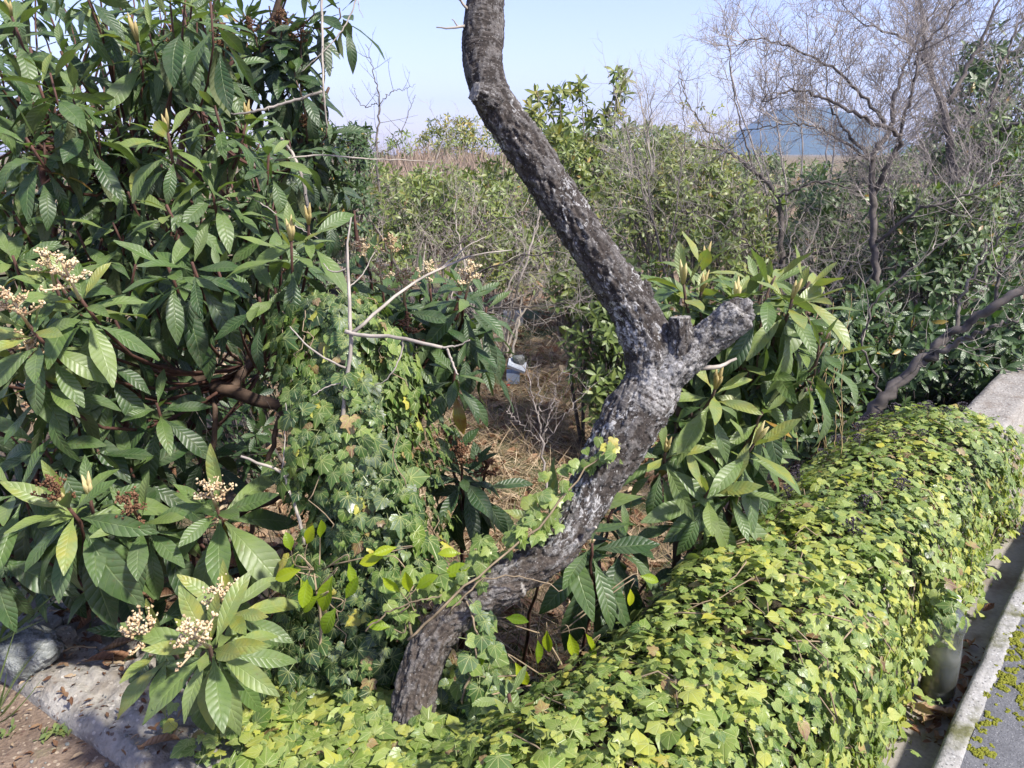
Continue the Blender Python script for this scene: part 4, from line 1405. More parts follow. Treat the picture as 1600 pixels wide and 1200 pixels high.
citrus('yellow green shoot sprouting beside the climbing ivy', at(650, 1000, 1.66),
       [(625, 925, 1.62, 130, .07, .8), (640, 925, 1.62, 95, .08, .85), (650, 920, 1.62, 40, .08, .75), (690, 900, 1.64, 20, .08, .7), (720, 865, 1.7, 170, .07, .9), (660, 915, 1.64, 20, .07, .6), (600, 870, 1.7, 200, .08, .9), (610, 980, 1.64, 170, .07, .4)])
citrus('thin citrus sucker with spotted yellow leaves under the trunk', at(880, 1110, 1.75),
       [(805, 1035, 1.62, 300, .075, .75), (840, 1000, 1.8, 270, .08, .3), (855, 985, 1.75, 275, .06, .7), (890, 990, 1.75, 285, .065, .7), (915, 990, 1.78, 290, .07, .75), (790, 965, 1.8, 0, .08, .3), (760, 1100, 1.6, 330, .06, .5), (745, 1040, 1.62, 60, .07, .5), (1000, 900, 1.9, 340, .07, .6), (985, 920, 1.85, 270, .05, .9), (930, 1005, 1.8, 250, .07, .6)])

# ------------------------------------------------------------------ bare trees and shrubs
def wander(p, d, L, n, wob, up=0.0):
    pts = [p.copy()]
    d = d.normalized()
    for i in range(n):
        d = (d + rv(wob) + Vector((0, 0, up))).normalized()
        p = p + d * (L / n)
        pts.append(p.copy())
    return pts

def twigs_on(mb, pts, spacing, L, r, level, wob=0.25, up=0.12, spread=0.9, start=0.15, thin=0.6):
    tot = sum((pts[i + 1] - pts[i]).length for i in range(len(pts) - 1))
    n = max(1, int(tot / spacing))
    for k in range(n):
        t = start + (1 - start) * (k + U(0, 1)) / n
        x = t * (len(pts) - 1)
        i = min(int(x), len(pts) - 2)
        p = pts[i].lerp(pts[i + 1], x - i)
        dr = (pts[i + 1] - pts[i]).normalized()
        o = dr.orthogonal().normalized()
        o = Matrix.Rotation(U(0, 6.28), 3, dr) @ o
        d = (dr * U(0.35, 0.9) + o * spread * U(.6, 1.1)).normalized()
        l = L * U(0.45, 1.2) * (1.1 - 0.45 * t)
        q = wander(p, d, l, 4, wob, up)
        mb.tube(q, [r, r * .85, r * .7, r * .55, r * .35], 3, False)
        if level > 0:
            twigs_on(mb, q, spacing * 0.62, L * 0.42, r * thin, level - 1, wob, up, spread, 0.2, thin)

def bare_tree(name, label, base, limbs, mat, tmat, spacing=0.13, L=0.55, level=2, tr=0.004, cat='bare tree', wob=.22, up=.12, group=None, lim_jit=0.012, spread=.9, start=.15, thin=0.62):
    """limbs: lists of (px, py, depth, radius)"""
    T = thing(name, label, cat, base, group)
    tw = MB()
    for i, c in enumerate(limbs):
        P, rr = pxcurve(c, 10 + 5 * len(c), lim_jit)
        mb = MB()
        rr = [r_ * thin * U(.93, 1.07) for r_ in rr]
        mb.tube(P, rr, 8)
        mb.build('trunk' if i == 0 else 'limb', M[mat], T)
        twigs_on(tw, P, spacing, L, tr, level, wob, up, spread, start if i else 0.35)
    tw.build('twigs', M[tmat], T, kind='stuff')
    return T

def gpos(px, d, py=700):
    p = at(px, py, d)
    return Vector((p.x, p.y, gh(p.x, p.y)))

D = 4.6
bare_tree('bare_tree', 'leafless grey tree with dark forked trunk in front of the blue hill', gpos(1385, D),
          [[(1392, 660, D, .055), (1382, 520, D, .05), (1368, 430, D, .045), (1365, 330, D, .042), (1362, 250, D, .036), (1390, 200, D, .030), (1400, 140, D, .02), (1430, 70, D, .014), (1470, 0, D, .009)],
           [(1368, 300, D, .034), (1385, 262, D - .1, .032), (1405, 215, D - .2, .028), (1350, 185, D - .3, .022), (1290, 155, D - .3, .016), (1240, 140, D - .3, .012), (1190, 160, D - .4, .007)],
           [(1385, 195, D - .2, .022), (1320, 120, D - .2, .016), (1250, 80, D - .3, .012), (1180, 60, D - .3, .009), (1150, 75, D - .3, .006)],
           [(1362, 250, D, .024), (1325, 210, D + .1, .018), (1300, 170, D + .2, .012), (1290, 100, D + .2, .009), (1310, 30, D + .2, .006)],
           [(1405, 215, D - .2, .02), (1430, 120, D - .3, .016), (1440, 80, D - .3, .012), (1500, 0, D - .4, .008)],
           [(1370, 380, D, .022), (1430, 330, D - .2, .016), (1500, 310, D - .3, .012), (1570, 270, D - .4, .008)],
           [(1362, 250, D, .02), (1280, 200, D - .2, .012), (1230, 195, D - .3, .008), (1160, 205, D - .3, .005)]],
          'darktwig', 'redtwig', 0.058, 0.50, 2, 0.0032, thin=.5)
D = 5.6
bare_tree('bare_tree', 'leafless grey tree with pale upright boughs at the far right', gpos(1490, D),
          [[(1500, 640, D, .06), (1480, 450, D, .055), (1490, 330, D, .05), (1480, 200, D, .045), (1450, 100, D, .03), (1440, 20, D, .02), (1430, -60, D, .012)],
           [(1485, 290, D, .045), (1530, 240, D - .2, .038), (1570, 200, D - .3, .03), (1640, 185, D - .5, .02)],
           [(1482, 160, D, .03), (1520, 90, D, .022), (1560, 0, D, .014), (1590, -60, D, .01)],
           [(1490, 330, D, .04), (1440, 320, D - .2, .034), (1400, 360, D - .4, .02)],
           [(1530, 240, D - .2, .022), (1560, 120, D - .2, .016), (1600, 20, D - .2, .01)],
           [(1450, 100, D, .02), (1410, 60, D, .014), (1340, 30, D + .2, .008), (1290, -20, D, .005)]],
          'darktwig', 'redtwig', 0.075, 0.58, 2, 0.0038)
D = 3.4
bare_tree('bare_tree', 'leaning grey bough rising from behind the ivy hedge towards the road', gpos(1330, D),
          [[(1335, 700, D, .045), (1370, 640, D, .040), (1425, 575, D - .05, .030), (1490, 520, D - .1, .022), (1560, 475, D - .2, .024), (1660, 420, D - .3, .018)],
           [(1425, 575, D - .05, .022), (1490, 540, D - .15, .016), (1540, 515, D - .25, .010), (1590, 500, D - .3, .006)],
           [(1490, 520, D - .1, .012), (1500, 470, D - .1, .009), (1540, 400, D - .1, .006), (1600, 330, D - .2, .004)],
           [(1380, 620, D, .008), (1350, 540, D - .1, .006), (1370, 470, D - .15, .005), (1450, 400, D - .2, .004), (1520, 340, D - .2, .003)],
           [(1560, 475, D - .2, .010), (1560, 420, D - .2, .007), (1580, 380, D - .2, .004)]],
          'darktwig', 'twig', 0.15, 0.42, 2, 0.0022, thin=.8)
D = 6.2
bare_tree('bare_tree', 'gnarled low bare tree arching below the blue hill', gpos(1220, D),
          [[(1228, 520, D, .045), (1222, 400, D, .04), (1215, 310, D, .034), (1180, 270, D, .028), (1140, 240, D, .018), (1090, 225, D, .010)],
           [(1215, 310, D, .02), (1280, 285, D - .2, .014), (1340, 300, D - .3, .008)],
           [(1180, 270, D, .014), (1150, 170, D, .010), (1140, 80, D, .007), (1130, 20, D, .004)],
           [(1140, 240, D, .012), (1080, 170, D, .009), (1060, 110, D, .006)],
           [(1225, 440, D, .02), (1180, 390, D - .3, .014), (1110, 340, D - .5, .009), (1060, 330, D - .6, .006)],
           [(1222, 400, D, .016), (1300, 390, D - .4, .012), (1400, 350, D - .6, .008)]],
          'darktwig', 'twig', 0.10, 0.50, 2, 0.0032)
D = 6.5
bare_tree('bare_tree', 'slender leafless sapling standing against the sky over the thicket', gpos(590, D),
          [[(595, 480, D, .022), (592, 330, D, .018), (590, 220, D, .015), (592, 160, D, .011), (585, 115, D, .007), (572, 70, D, .004)],
           [(592, 165, D, .007), (610, 145, D, .006), (630, 140, D, .004), (650, 132, D, .002)], [(590, 160, D, .006), (565, 165, D, .005), (550, 130, D, .003)],
           [(590, 240, D, .008), (620, 225, D, .006), (640, 170, D, .004), (650, 150, D, .003)], [(592, 220, D, .008), (560, 250, D, .006), (520, 240, D, .004)]],
          'darktwig', 'darktwig', 0.20, 0.34, 1, 0.0028)
D = 5.2
bare_tree('bare_shrub', 'tangled grey leafless shrub filling the gap left of the trunk', gpos(640, D),
          [[(650, 600, D, .02), (640, 480, D, .018), (600, 380, D, .014), (560, 320, D, .01), (540, 250, D, .006)],
           [(640, 480, D, .016), (700, 400, D, .012), (760, 350, D, .008), (830, 330, D, .005)], [(645, 500, D, .016), (720, 440, D - .1, .012), (820, 400, D - .3, .008), (900, 395, D - .4, .005)],
           [(640, 470, D, .014), (660, 370, D, .01), (700, 310, D, .006)], [(640, 520, D, .014), (580, 450, D - .2, .01), (520, 400, D - .2, .006)],
           [(650, 540, D, .014), (740, 490, D - .3, .010), (830, 480, D - .4, .007), (930, 470, D - .5, .004)]],
          'darktwig', 'twig', 0.085, 0.55, 2, 0.0024, cat='bare shrub', wob=.35, up=.03)
D = 5.8
bare_tree('bare_shrub', 'grey leafless brushwood behind the leaning trunk', gpos(1040, D),
          [[(1050, 560, D, .02), (1040, 440, D, .018), (1020, 350, D, .014), (1000, 280, D, .01), (980, 200, D, .006)],
           [(1045, 480, D, .015), (1100, 400, D, .01), (1150, 330, D, .007)], [(1045, 460, D, .015), (980, 380, D, .01), (920, 330, D, .006)], [(1040, 420, D, .012), (1060, 300, D, .009), (1070, 200, D, .006), (1060, 130, D, .004)],
           [(1020, 350, D, .012), (1010, 250, D, .008), (1020, 150, D, .005)], [(1050, 520, D, .014), (960, 490, D - .3, .009), (880, 480, D - .4, .006)]],
          'darktwig', 'twig', 0.09, 0.55, 2, 0.0026, cat='bare shrub', wob=.3, up=.08)
D = 5.0
bare_tree('bare_shrub', 'pale wiry dead bush sprawling in front of the dark evergreens', gpos(1300, D),
          [[(1310, 640, D, .018), (1300, 520, D, .015), (1280, 440, D, .012), (1240, 400, D, .008)], [(1300, 520, D, .012), (1350, 440, D - .2, .009), (1420, 410, D - .3, .006), (1500, 400, D - .3, .004)],
           [(1300, 540, D, .012), (1400, 500, D - .2, .008), (1480, 440, D - .3, .005)], [(1290, 470, D, .010), (1330, 400, D, .008), (1390, 340, D, .005)], [(1300, 500, D, .01), (1260, 480, D, .008), (1210, 470, D, .005)]],
          'twig', 'twig', 0.085, 0.55, 2, 0.0024, cat='bare shrub', wob=.32, up=.04)
D = 4.2
bare_tree('bare_sapling', 'spindly grey leafless sapling standing on the dry leaf litter', gpos(848, D, 760),
          [[(862, 800, D, .012), (850, 740, D, .011), (846, 680, D, .010), (838, 640, D, .008), (828, 600, D, .005), (820, 570, D, .003)],
           [(847, 690, D, .006), (858, 650, D, .005), (868, 610, D, .003), (880, 575, D, .002)], [(846, 690, D, .006), (810, 660, D, .004), (790, 640, D, .003)], [(848, 700, D, .005), (890, 640, D, .004), (930, 600, D, .002)],
           [(842, 655, D, .005), (845, 620, D, .004), (835, 585, D, .002)]],
          'redtwig', 'redtwig', 0.06, 0.17, 1, 0.0018, cat='sapling')
def brush(label, px, d, halfw, top, nl, L=.5, sp=.085, mat='twig', r=.0026, bot=560):
    limbs = []
    for i in range(nl):
        x1 = px + U(-1, 1) * halfw
        y1 = top + U(0, .55) ** 1.3 * (bot - top)
        x0 = px + (x1 - px) * .25 + U(-20, 20)
        dd = d + U(-.5, .5)
        limbs.append([(x0, bot, d, .016), (x0 * .7 + x1 * .3 + U(-15, 15), bot * .6 + y1 * .4, dd, .012), (x0 * .25 + x1 * .75 + U(-20, 20), bot * .25 + y1 * .75, dd, .008), (x1, y1, dd, .003)])
    bare_tree('bare_shrub', label, gpos(px, d), limbs, mat, mat, sp * (1.7 if mat == 'twig' else 1.3), L, 2, r, 'bare shrub', .3, .10, None, .012, .85, .2, .75)
brush('pale leafless thicket filling the middle behind the flowering loquat', 640, 7.5, 130, 190, 12, .5)
brush('pale leafless thicket rising right of the upper trunk', 1040, 7.0, 100, 100, 15, .5)
brush('fine wiry bare bush at the foot of the blue hill', 1180, 6.5, 110, 225, 9, .45)
brush('dense web of bare twigs above the dark evergreens', 1490, 5.3, 150, 150, 11, .5, .09, 'redtwig')
brush('tangle of grey stems over the green shrub by the clearing', 920, 5.6, 90, 330, 9, .4)
brush('bare grey thicket left of the trunk and above the clearing', 770, 6.2, 100, 270, 11, .45)
brush('bushy bare treetop against the sky at the far right', 1560, 7.0, 120, 0, 14, .6, .09, 'redtwig', .0034, 400)
brush('bare treetop against the sky over the blue hill', 1260, 7.5, 140, 30, 7, .5, .14, 'redtwig', .0026, 420)
# dead sapling in front of the ivy stump
T = thing('dead_sapling', 'thin dead grey sapling with a forked arm in front of the ivy stump', 'sapling', at(533, 700, 1.82))
for k, c in enumerate([[(533, 690, 1.84, .006), (538, 620, 1.83, .0055), (546, 560, 1.82, .005), (548, 520, 1.82, .005), (545, 440, 1.84, .004), (543, 390, 1.86, .003), (548, 340, 1.9, .002)],
          [(540, 517, 1.81, .006), (560, 524, 1.8, .0052), (620, 527, 1.78, .005), (690, 543, 1.76, .0042)], [(690, 543, 1.76, .003), (715, 540, 1.76, .0022), (735, 530, 1.76, .0014)], [(698, 545, 1.76, .0034), (706, 565, 1.76, .003), (715, 585, 1.76, .002)],
          [(552, 520, 1.81, .005), (600, 478, 1.84, .0042), (650, 440, 1.9, .0036), (700, 415, 1.98, .003), (745, 398, 2.05, .0024), (800, 390, 2.2, .0015)], [(690, 418, 1.96, .002), (730, 385, 2.05, .0016), (760, 370, 2.1, .001)],
          [(540, 575, 1.82, .003), (500, 555, 1.82, .0026), (470, 530, 1.82, .002), (452, 510, 1.83, .0014)], [(630, 528, 1.78, .0022), (625, 560, 1.78, .002), (605, 592, 1.78, .0016), (585, 602, 1.79, .001)],
          [(537, 597, 1.82, .002), (510, 605, 1.82, .0016), (488, 618, 1.82, .001)], [(545, 450, 1.84, .002), (565, 430, 1.85, .0016), (585, 395, 1.87, .001)], [(542, 420, 1.85, .003), (520, 425, 1.85, .002), (505, 412, 1.86, .001)]]):
    P, rr = pxcurve(c, 16, 0.0015)
    mb = MB()
    mb.tube(P, rr, 6)
    mb.build('stem' if k == 0 else 'branch', M['twig'], T)
# broken branch by the shrub
T = thing('broken_branch', 'pale broken stick poking out of the dark hollow beside the ivy stump', 'branch', at(470, 830, 1.86))
for c in ([(376, 713, 1.80, .003), (410, 725, 1.82, .0036), (440, 738, 1.84, .004), (455, 775, 1.85, .004), (470, 820, 1.86, .0045), (475, 850, 1.87, .0045)], [(440, 738, 1.84, .002), (445, 690, 1.84, .0015), (447, 630, 1.84, .001)], [(445, 745, 1.84, .002), (480, 725, 1.83, .001)]):
    P, rr = pxcurve(c, 14, 0.002)
    mb = MB()
    mb.tube(P, rr, 6)
    mb.build('stick', M['twig'], T)
# thorny canes hanging from above
def canes(label, rows, base):
    T = thing('thorny_cane', label, 'cane', base)
    for c in rows:
        P, rr = pxcurve(c, 24, 0.002)
        mb = MB()
        mb.tube(P, rr, 6)
        for i in range(2, 23, 2):
            d = (P[i + 1] - P[i]).normalized() if i < 23 else rv()
            o = Matrix.Rotation(U(0, 6.28), 3, d) @ d.orthogonal().normalized()
            mb.tube([P[i], P[i] + o * rr[i] * 3.2 + d * .003], [rr[i] * .5, .0004], 4, False)
        mb.build('cane', M['twig'], T)
canes('thorny grey cane hanging straight down beside the dark crown', [[(500, -80, 2.9, .005), (503, 20, 2.9, .005), (504, 90, 2.9, .0045), (506, 150, 2.9, .004), (512, 200, 2.95, .003)],
       [(560, -10, 2.9, .003), (545, 30, 2.9, .0028), (525, 60, 2.9, .0026), (495, 90, 2.9, .002), (470, 113, 2.9, .001)], [(560, 0, 2.9, .0015), (562, 15, 2.9, .0012), (568, 28, 2.9, .0008)]], at(500, -80, 2.9))
canes('thorny grey cane arching through the big loquat leaves', [[(504, 143, 2.1, .004), (450, 160, 2.1, .0038), (400, 174, 2.1, .0034), (360, 178, 2.1, .002)],
       [(440, 215, 2.5, .005), (462, 250, 2.5, .0055), (475, 290, 2.5, .006), (482, 330, 2.5, .006)], [(430, 250, 2.4, .003), (500, 242, 2.45, .003), (570, 248, 2.5, .0026), (620, 250, 2.6, .002), (680, 252, 2.7, .001)], [(380, 300, 2.3, .002), (450, 345, 2.3, .002), (500, 375, 2.3, .001)]], at(480, 330, 2.5))
# hollow under the left tree: boughs
T = thing('dead_bough', 'dark crooked bough lying across the hollow beneath the loquat tree', 'bough', at(420, 700, 2.7))
for k, c in enumerate([[(230, 575, 2.7, .03), (300, 590, 2.65, .032), (360, 612, 2.6, .034), (420, 630, 2.6, .03), (470, 640, 2.6, .022)], [(360, 612, 2.6, .02), (385, 570, 2.7, .024), (400, 530, 2.8, .02), (420, 480, 2.9, .014)],
          [(330, 600, 2.65, .012), (335, 680, 2.6, .014), (320, 760, 2.6, .016), (310, 860, 2.6, .018)], [(440, 635, 2.6, .014), (420, 720, 2.6, .012), (400, 800, 2.6, .012), (370, 900, 2.6, .014)],
          [(240, 560, 2.8, .012), (320, 525, 2.8, .012), (390, 520, 2.8, .010), (450, 530, 2.8, .008)], [(460, 760, 2.4, .012), (420, 785, 2.4, .014), (380, 800, 2.45, .014), (340, 830, 2.5, .012)], [(250, 600, 2.9, .014), (270, 520, 2.9, .012), (250, 450, 2.9, .01)],
          [(345, 860, 2.2, .010), (400, 855, 2.2, .011), (455, 858, 2.2, .010)]]):
    P, rr = pxcurve(c, 18, 0.006)
    mb = MB()
    mb.tube(P, [r_ * .72 for r_ in rr], 8)
    tw_ = P
    mb.build('limb', M['stem'], T)
    mb = MB()
    twigs_on(mb, P, 0.10, 0.35, 0.0022, 1, .35, -.02)
    mb.build('twigs', M['darktwig'], T, kind='stuff')
# hanging vine stems on the right
T = thing('hanging_vine', 'yellowish leafless vine stems hanging behind the ivy hedge', 'vine', at(1280, 700, 2.9))
for i in range(13):
    x = R.choice([1205, 1218, 1222, 1250, 1268, 1278, 1290, 1300, 1310, 1322, 1185, 1168, 1330]) + U(-5, 5)
    y1 = U(690, 735)
    y0 = U(440, 560) if x > 1200 else U(600, 660)
    dd = U(2.7, 3.0)
    P, rr = pxcurve([(x + U(-8, 8) + (1340 - x) * .4 * (1 if x > 1280 else 0), y0, dd, .0010), (x + U(-12, 12), y0 * .6 + y1 * .4, dd, .0014), (x + U(-8, 8), y0 * .3 + y1 * .7, dd, .0018), (x, y1, dd, .002)], 22, 0.004)
    mb = MB()
    mb.tube(P, rr, 5)
    mb.build('stem', M['yellowvine'], T)

# ------------------------------------------------------------------ evergreen background shrubs
def shrub(name, label, base, blobs, n, size, bright, cat='shrub', archs=None, mat='shrub', limit=120, ros=7, group=None, up=0.55, stems=8, stemmat='darktwig', depthjit=1.0):
    """blobs: (px, py, depth, rx_px, ry_px) ellipsoids holding the foliage; small whorls of leaves all through"""
    T = thing(name, label, cat, base, group)
    F = Foliage(T, archs or SHR_A, M[mat], limit=limit)
    tot = sum(b[3] * b[4] for b in blobs)
    stemmb = MB()
    for b in blobs:
        k = max(1, int(n * b[3] * b[4] / tot / ros))
        for _ in range(k):
            while True:
                q = rv()
                if q.length < 1:
                    break
            q = q * (0.55 + 0.45 * U(0, 1)) if q.length < .5 else q
            c = at(b[0] + q.x * b[3], b[1] + q.z * b[4], b[2] + q.y * b[3] / FPX * b[2] * depthjit)
            ax = (Vector((q.x * .6, q.y * .6 - 0.25, up + q.z * .4)) + rv(.35)).normalized()
            tb = bright + 0.12 * (noise.noise(c * 1.3)) + U(-.06, .06)
            e1 = ax.orthogonal().normalized()
            e2 = ax.cross(e1)
            a0 = U(0, 6)
            for i in range(ros):
                f = (i + .5) / ros
                az = a0 + i * 2.4
                th = math.radians(35 + 75 * f + U(-12, 12))
                rr_ = e1 * math.cos(az) + e2 * math.sin(az)
                d = rr_ * math.sin(th) + ax * math.cos(th) + Vector((0, 0, -.3 * f))
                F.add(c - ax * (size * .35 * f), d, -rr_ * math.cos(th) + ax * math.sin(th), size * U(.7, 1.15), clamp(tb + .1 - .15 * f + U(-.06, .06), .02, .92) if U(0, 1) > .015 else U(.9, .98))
            stemmb.tube([c, c - ax * size * .8, c - ax * size * 1.6 + Vector((0, 0, -size * .8))], [.002, .003, .004], 3, False)
    for b in blobs:
        for _ in range(max(1, stems // len(blobs))):
            c = at(b[0] + U(-.5, .5) * b[3], b[1] + U(-.6, .3) * b[4], b[2])
            g = Vector((base.x + U(-.15, .15), base.y + U(-.15, .15), gh(base.x, base.y) - .05))
            P = spline([tuple(g), tuple(g.lerp(c, .5) + rv(.12)), tuple(c)], 9)
            mb = MB()
            mb.tube([Vector(x) for x in P], [.016 - .0013 * i for i in range(9)], 5)
            mb.build('stem', M[stemmat], T)
    stemmb.build('twigs', M[stemmat], T, kind='stuff')
    F.finish()
    return T

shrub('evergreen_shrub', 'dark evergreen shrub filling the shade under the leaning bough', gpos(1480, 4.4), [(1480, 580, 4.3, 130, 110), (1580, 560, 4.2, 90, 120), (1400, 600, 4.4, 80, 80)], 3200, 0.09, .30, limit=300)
shrub('evergreen_shrub', 'tall dark evergreen shrub behind the bare trees at the far right', gpos(1540, 6.0), [(1530, 420, 6.0, 140, 130), (1560, 300, 6.2, 110, 120), (1440, 430, 5.9, 90, 90), (1565, 150, 6.4, 80, 120), (1490, 230, 6.4, 60, 60)], 7200, 0.095, .28, limit=300)
shrub('evergreen_shrub', 'dusky evergreen bush below the blue hill', gpos(1310, 7.0), [(1320, 320, 7.0, 90, 70), (1380, 420, 6.6, 80, 90), (1290, 420, 6.8, 90, 100)], 4200, 0.10, .40, limit=240)
shrub('evergreen_shrub', 'mid green leafy shrub behind the yellow hanging vines', gpos(1290, 4.0), [(1310, 580, 3.9, 60, 100), (1350, 510, 4.2, 60, 80), (1270, 660, 3.8, 60, 60)], 1500, 0.09, .38, limit=300)
shrub('evergreen_shrub', 'light green bushy shrub standing right of the dry clearing', gpos(935, 5.2), [(945, 540, 5.0, 65, 90), (975, 470, 5.2, 80, 80), (895, 450, 5.4, 45, 55), (975, 640, 4.9, 60, 70)], 3000, 0.085, .60, limit=300)
shrub('evergreen_shrub', 'olive green thicket behind the leaning trunk', gpos(1000, 8.0), [(960, 350, 8.0, 120, 110), (1080, 310, 8.0, 110, 100), (1160, 390, 7.6, 100, 100), (1010, 235, 8.4, 70, 50), (900, 260, 8.2, 60, 50)], 6200, 0.10, .68, limit=260)
shrub('evergreen_shrub', 'tall shrub with tufted leafy shoots rising into the sky', gpos(900, 9.0),
      [(870, 250, 9.0, 60, 60), (920, 230, 9.0, 70, 60), (880, 170, 9.0, 26, 40), (968, 140, 9.0, 16, 40), (950, 180, 9.0, 30, 40), (905, 150, 9.0, 14, 26), (835, 180, 9.0, 24, 34), (840, 150, 9, 10, 12), (965, 110, 9, 8, 14)], 1500, 0.14, .74, limit=240, ros=9)
shrub('evergreen_shrub', 'yellowish green hedge of shrubs across the back of the clearing', gpos(700, 9.5), [(660, 300, 9.5, 110, 50), (780, 310, 9.5, 100, 60), (600, 340, 9.3, 80, 60), (720, 370, 9.0, 130, 70), (840, 380, 9.0, 90, 80)], 5200, 0.10, .66, limit=260)
shrub('evergreen_shrub', 'fine leaved dark evergreen bush behind the flowering loquat', gpos(520, 5.5), [(520, 250, 5.0, 64, 62), (510, 330, 4.9, 84, 74), (470, 400, 4.8, 60, 60), (560, 225, 5.2, 28, 36), (480, 205, 5.0, 40, 24)], 5200, 0.05, .24, limit=240)
shrub('evergreen_shrub', 'evergreen bush tinted dark for shade in the hollow behind the ivy stump', gpos(440, 4.6), [(430, 560, 4.5, 80, 90), (360, 660, 4.3, 80, 90), (480, 470, 4.7, 60, 60), (300, 480, 4.6, 80, 90), (200, 600, 4.6, 110, 120)], 2000, 0.10, .16, limit=160)  # low leaf tint puts the shade of the hollow into the colour
shrub('evergreen_shrub', 'yellow green round bush beyond the dry reeds', gpos(705, 24), [(705, 205, 24, 46, 30), (685, 225, 24, 40, 24), (735, 215, 24, 40, 34), (710, 250, 24, 60, 20)], 2200, 0.16, .78, limit=60, stems=3)
shrub('evergreen_shrub', 'small rounded olive bush at the edge of the dry reeds', gpos(620, 22), [(625, 222, 22, 34, 20), (560, 232, 22, 50, 24), (780, 235, 22, 50, 34), (600, 300, 18, 60, 25), (870, 300, 16, 60, 40)], 1800, 0.16, .66, limit=40, stems=3)
shrub('evergreen_shrub', 'autumn tinted bush with orange leaves left of the hill', gpos(1120, 10), [(1120, 260, 10, 70, 40), (1180, 270, 10, 50, 40), (1090, 200, 10, 60, 50)], 420, 0.09, .80, limit=120, stems=6)
shrub('evergreen_shrub', 'brownish green thicket between the bare trees and the hill', gpos(1400, 11), [(1250, 312, 11, 90, 40), (1400, 290, 11, 110, 60), (1540, 300, 11, 110, 70), (1650, 280, 11, 80, 80), (1330, 380, 10, 120, 60)], 4600, 0.11, .50, limit=200)
shrub('evergreen_shrub', 'thicket closing the view behind the tall dense loquat', gpos(250, 9), [(100, 300, 9, 140, 90), (330, 330, 9, 120, 70), (450, 330, 8.5, 80, 60), (-100, 300, 9, 120, 120)], 2600, 0.12, .42, limit=100)
shrub('evergreen_shrub', 'olive bushes in a row at the back of the clearing', gpos(760, 13), [(560, 275, 13, 60, 30), (640, 300, 13, 80, 26), (790, 290, 13, 80, 36), (900, 270, 13, 90, 45), (1060, 255, 13, 100, 45)], 4600, 0.12, .66, limit=160)
shrub('evergreen_shrub', 'leafy green bush pushing through the pale thicket behind the flowering loquat', gpos(650, 6.6), [(640, 315, 6.6, 90, 55), (720, 325, 6.5, 90, 65), (600, 400, 6.4, 70, 60), (800, 400, 6.2, 70, 60)], 3400, 0.075, .70, limit=260)
shrub('evergreen_shrub', 'leafy green bush pushing through the brushwood right of the upper trunk', gpos(1080, 6.2), [(1000, 330, 6.3, 70, 60), (1080, 300, 6.3, 80, 60), (1160, 330, 6.2, 70, 60), (1120, 400, 6.0, 100, 60)], 3400, 0.075, .68, limit=260)
shrub('evergreen_shrub', 'leafy evergreen bush tangled with bare twigs right of the hill', gpos(1470, 4.8), [(1420, 340, 4.9, 70, 60), (1520, 360, 4.7, 80, 80), (1460, 440, 4.7, 90, 60), (1560, 240, 5.2, 60, 70)], 3000, 0.075, .46, limit=260)
# tree line far behind
for i, (px, py, d, rx, ry, br) in enumerate([(430, 228, 34, 120, 30, .5), (860, 225, 30, 90, 34, .55), (1000, 228, 32, 120, 32, .5), (1180, 265, 30, 120, 22, .45), (1480, 262, 30, 110, 40, .35), (1600, 250, 28, 80, 50, .35), (200, 250, 30, 140, 40, .4)]):
    lab = ['distant grey green tree line behind the fine leaved bush', 'distant bush crown just right of the upper trunk', 'distant bushes showing through the brushwood', 'distant bushes at the foot of the blue hill',
           'distant dark trees behind the pale upright boughs', 'distant dark trees at the far end of the wall', 'distant trees behind the tall dense loquat'][i]
    shrub('distant_bush', lab, gpos(px, d), [(px, py, d, rx, ry)], 1600, 0.30, br, limit=0, stems=2, depthjit=.5)

# ------------------------------------------------------------------ dry reeds, litter and grass
def scatter(name, label, cat, archs, mat, n, fn, kind='stuff'):
    L = {}
    for _ in range(n):
        r = fn()
        if r is None:
            continue
        m, t = r
        L.setdefault(R.randrange(len(archs)), []).append((m, t))
    o = stuff_mesh(name, [(archs[v], x) for v, x in L.items()], M[mat], None)
    o['label'] = label
    o['category'] = cat
    return o
def reed():
    d = U(13, 24)
    p = at(U(585, 800), 300, d)
    z = gh(p.x, p.y)
    h = U(.5, 1.25) + .6 * clamp((d - 13) / 11, 0, 1) + .35 * noise.noise(Vector((p.x * .9, p.y * .5, 0)))
    return frame(Vector((p.x, p.y, z)), Vector((U(-.5, .5), U(-.5, .5), 1)), rv() + Vector((0, -1, .1)), h, U(.6, 1.8)), U(.35, 1)
scatter('dry_reeds', 'pinkish brown dry reeds behind the green hedge of shrubs', 'reeds', GRA_A, 'reed', 6500, reed)
def litter():
    a, r = U(-.62, .62), U(1.8, 11)
    x, y = r * math.sin(a), r * math.cos(a)
    n_, m_ = ND.x * x + ND.y * y, MD.x * x + MD.y * y
    if n_ < 1.0 or m_ < 1.15:
        return None
    p = Vector((x, y, gh(x, y) + U(.004, .02)))
    return frame(p, Vector((U(-1, 1), U(-1, 1), U(-.15, .15))), Vector((U(-.5, .5), U(-.5, .5), 1)), U(.05, .14), U(.8, 1.4)), U(.0, 1) ** .8
scatter('leaf_litter', 'brown fallen leaves strewn over the clearing floor', 'leaf litter', DRY_A, 'dry', 8500, litter)
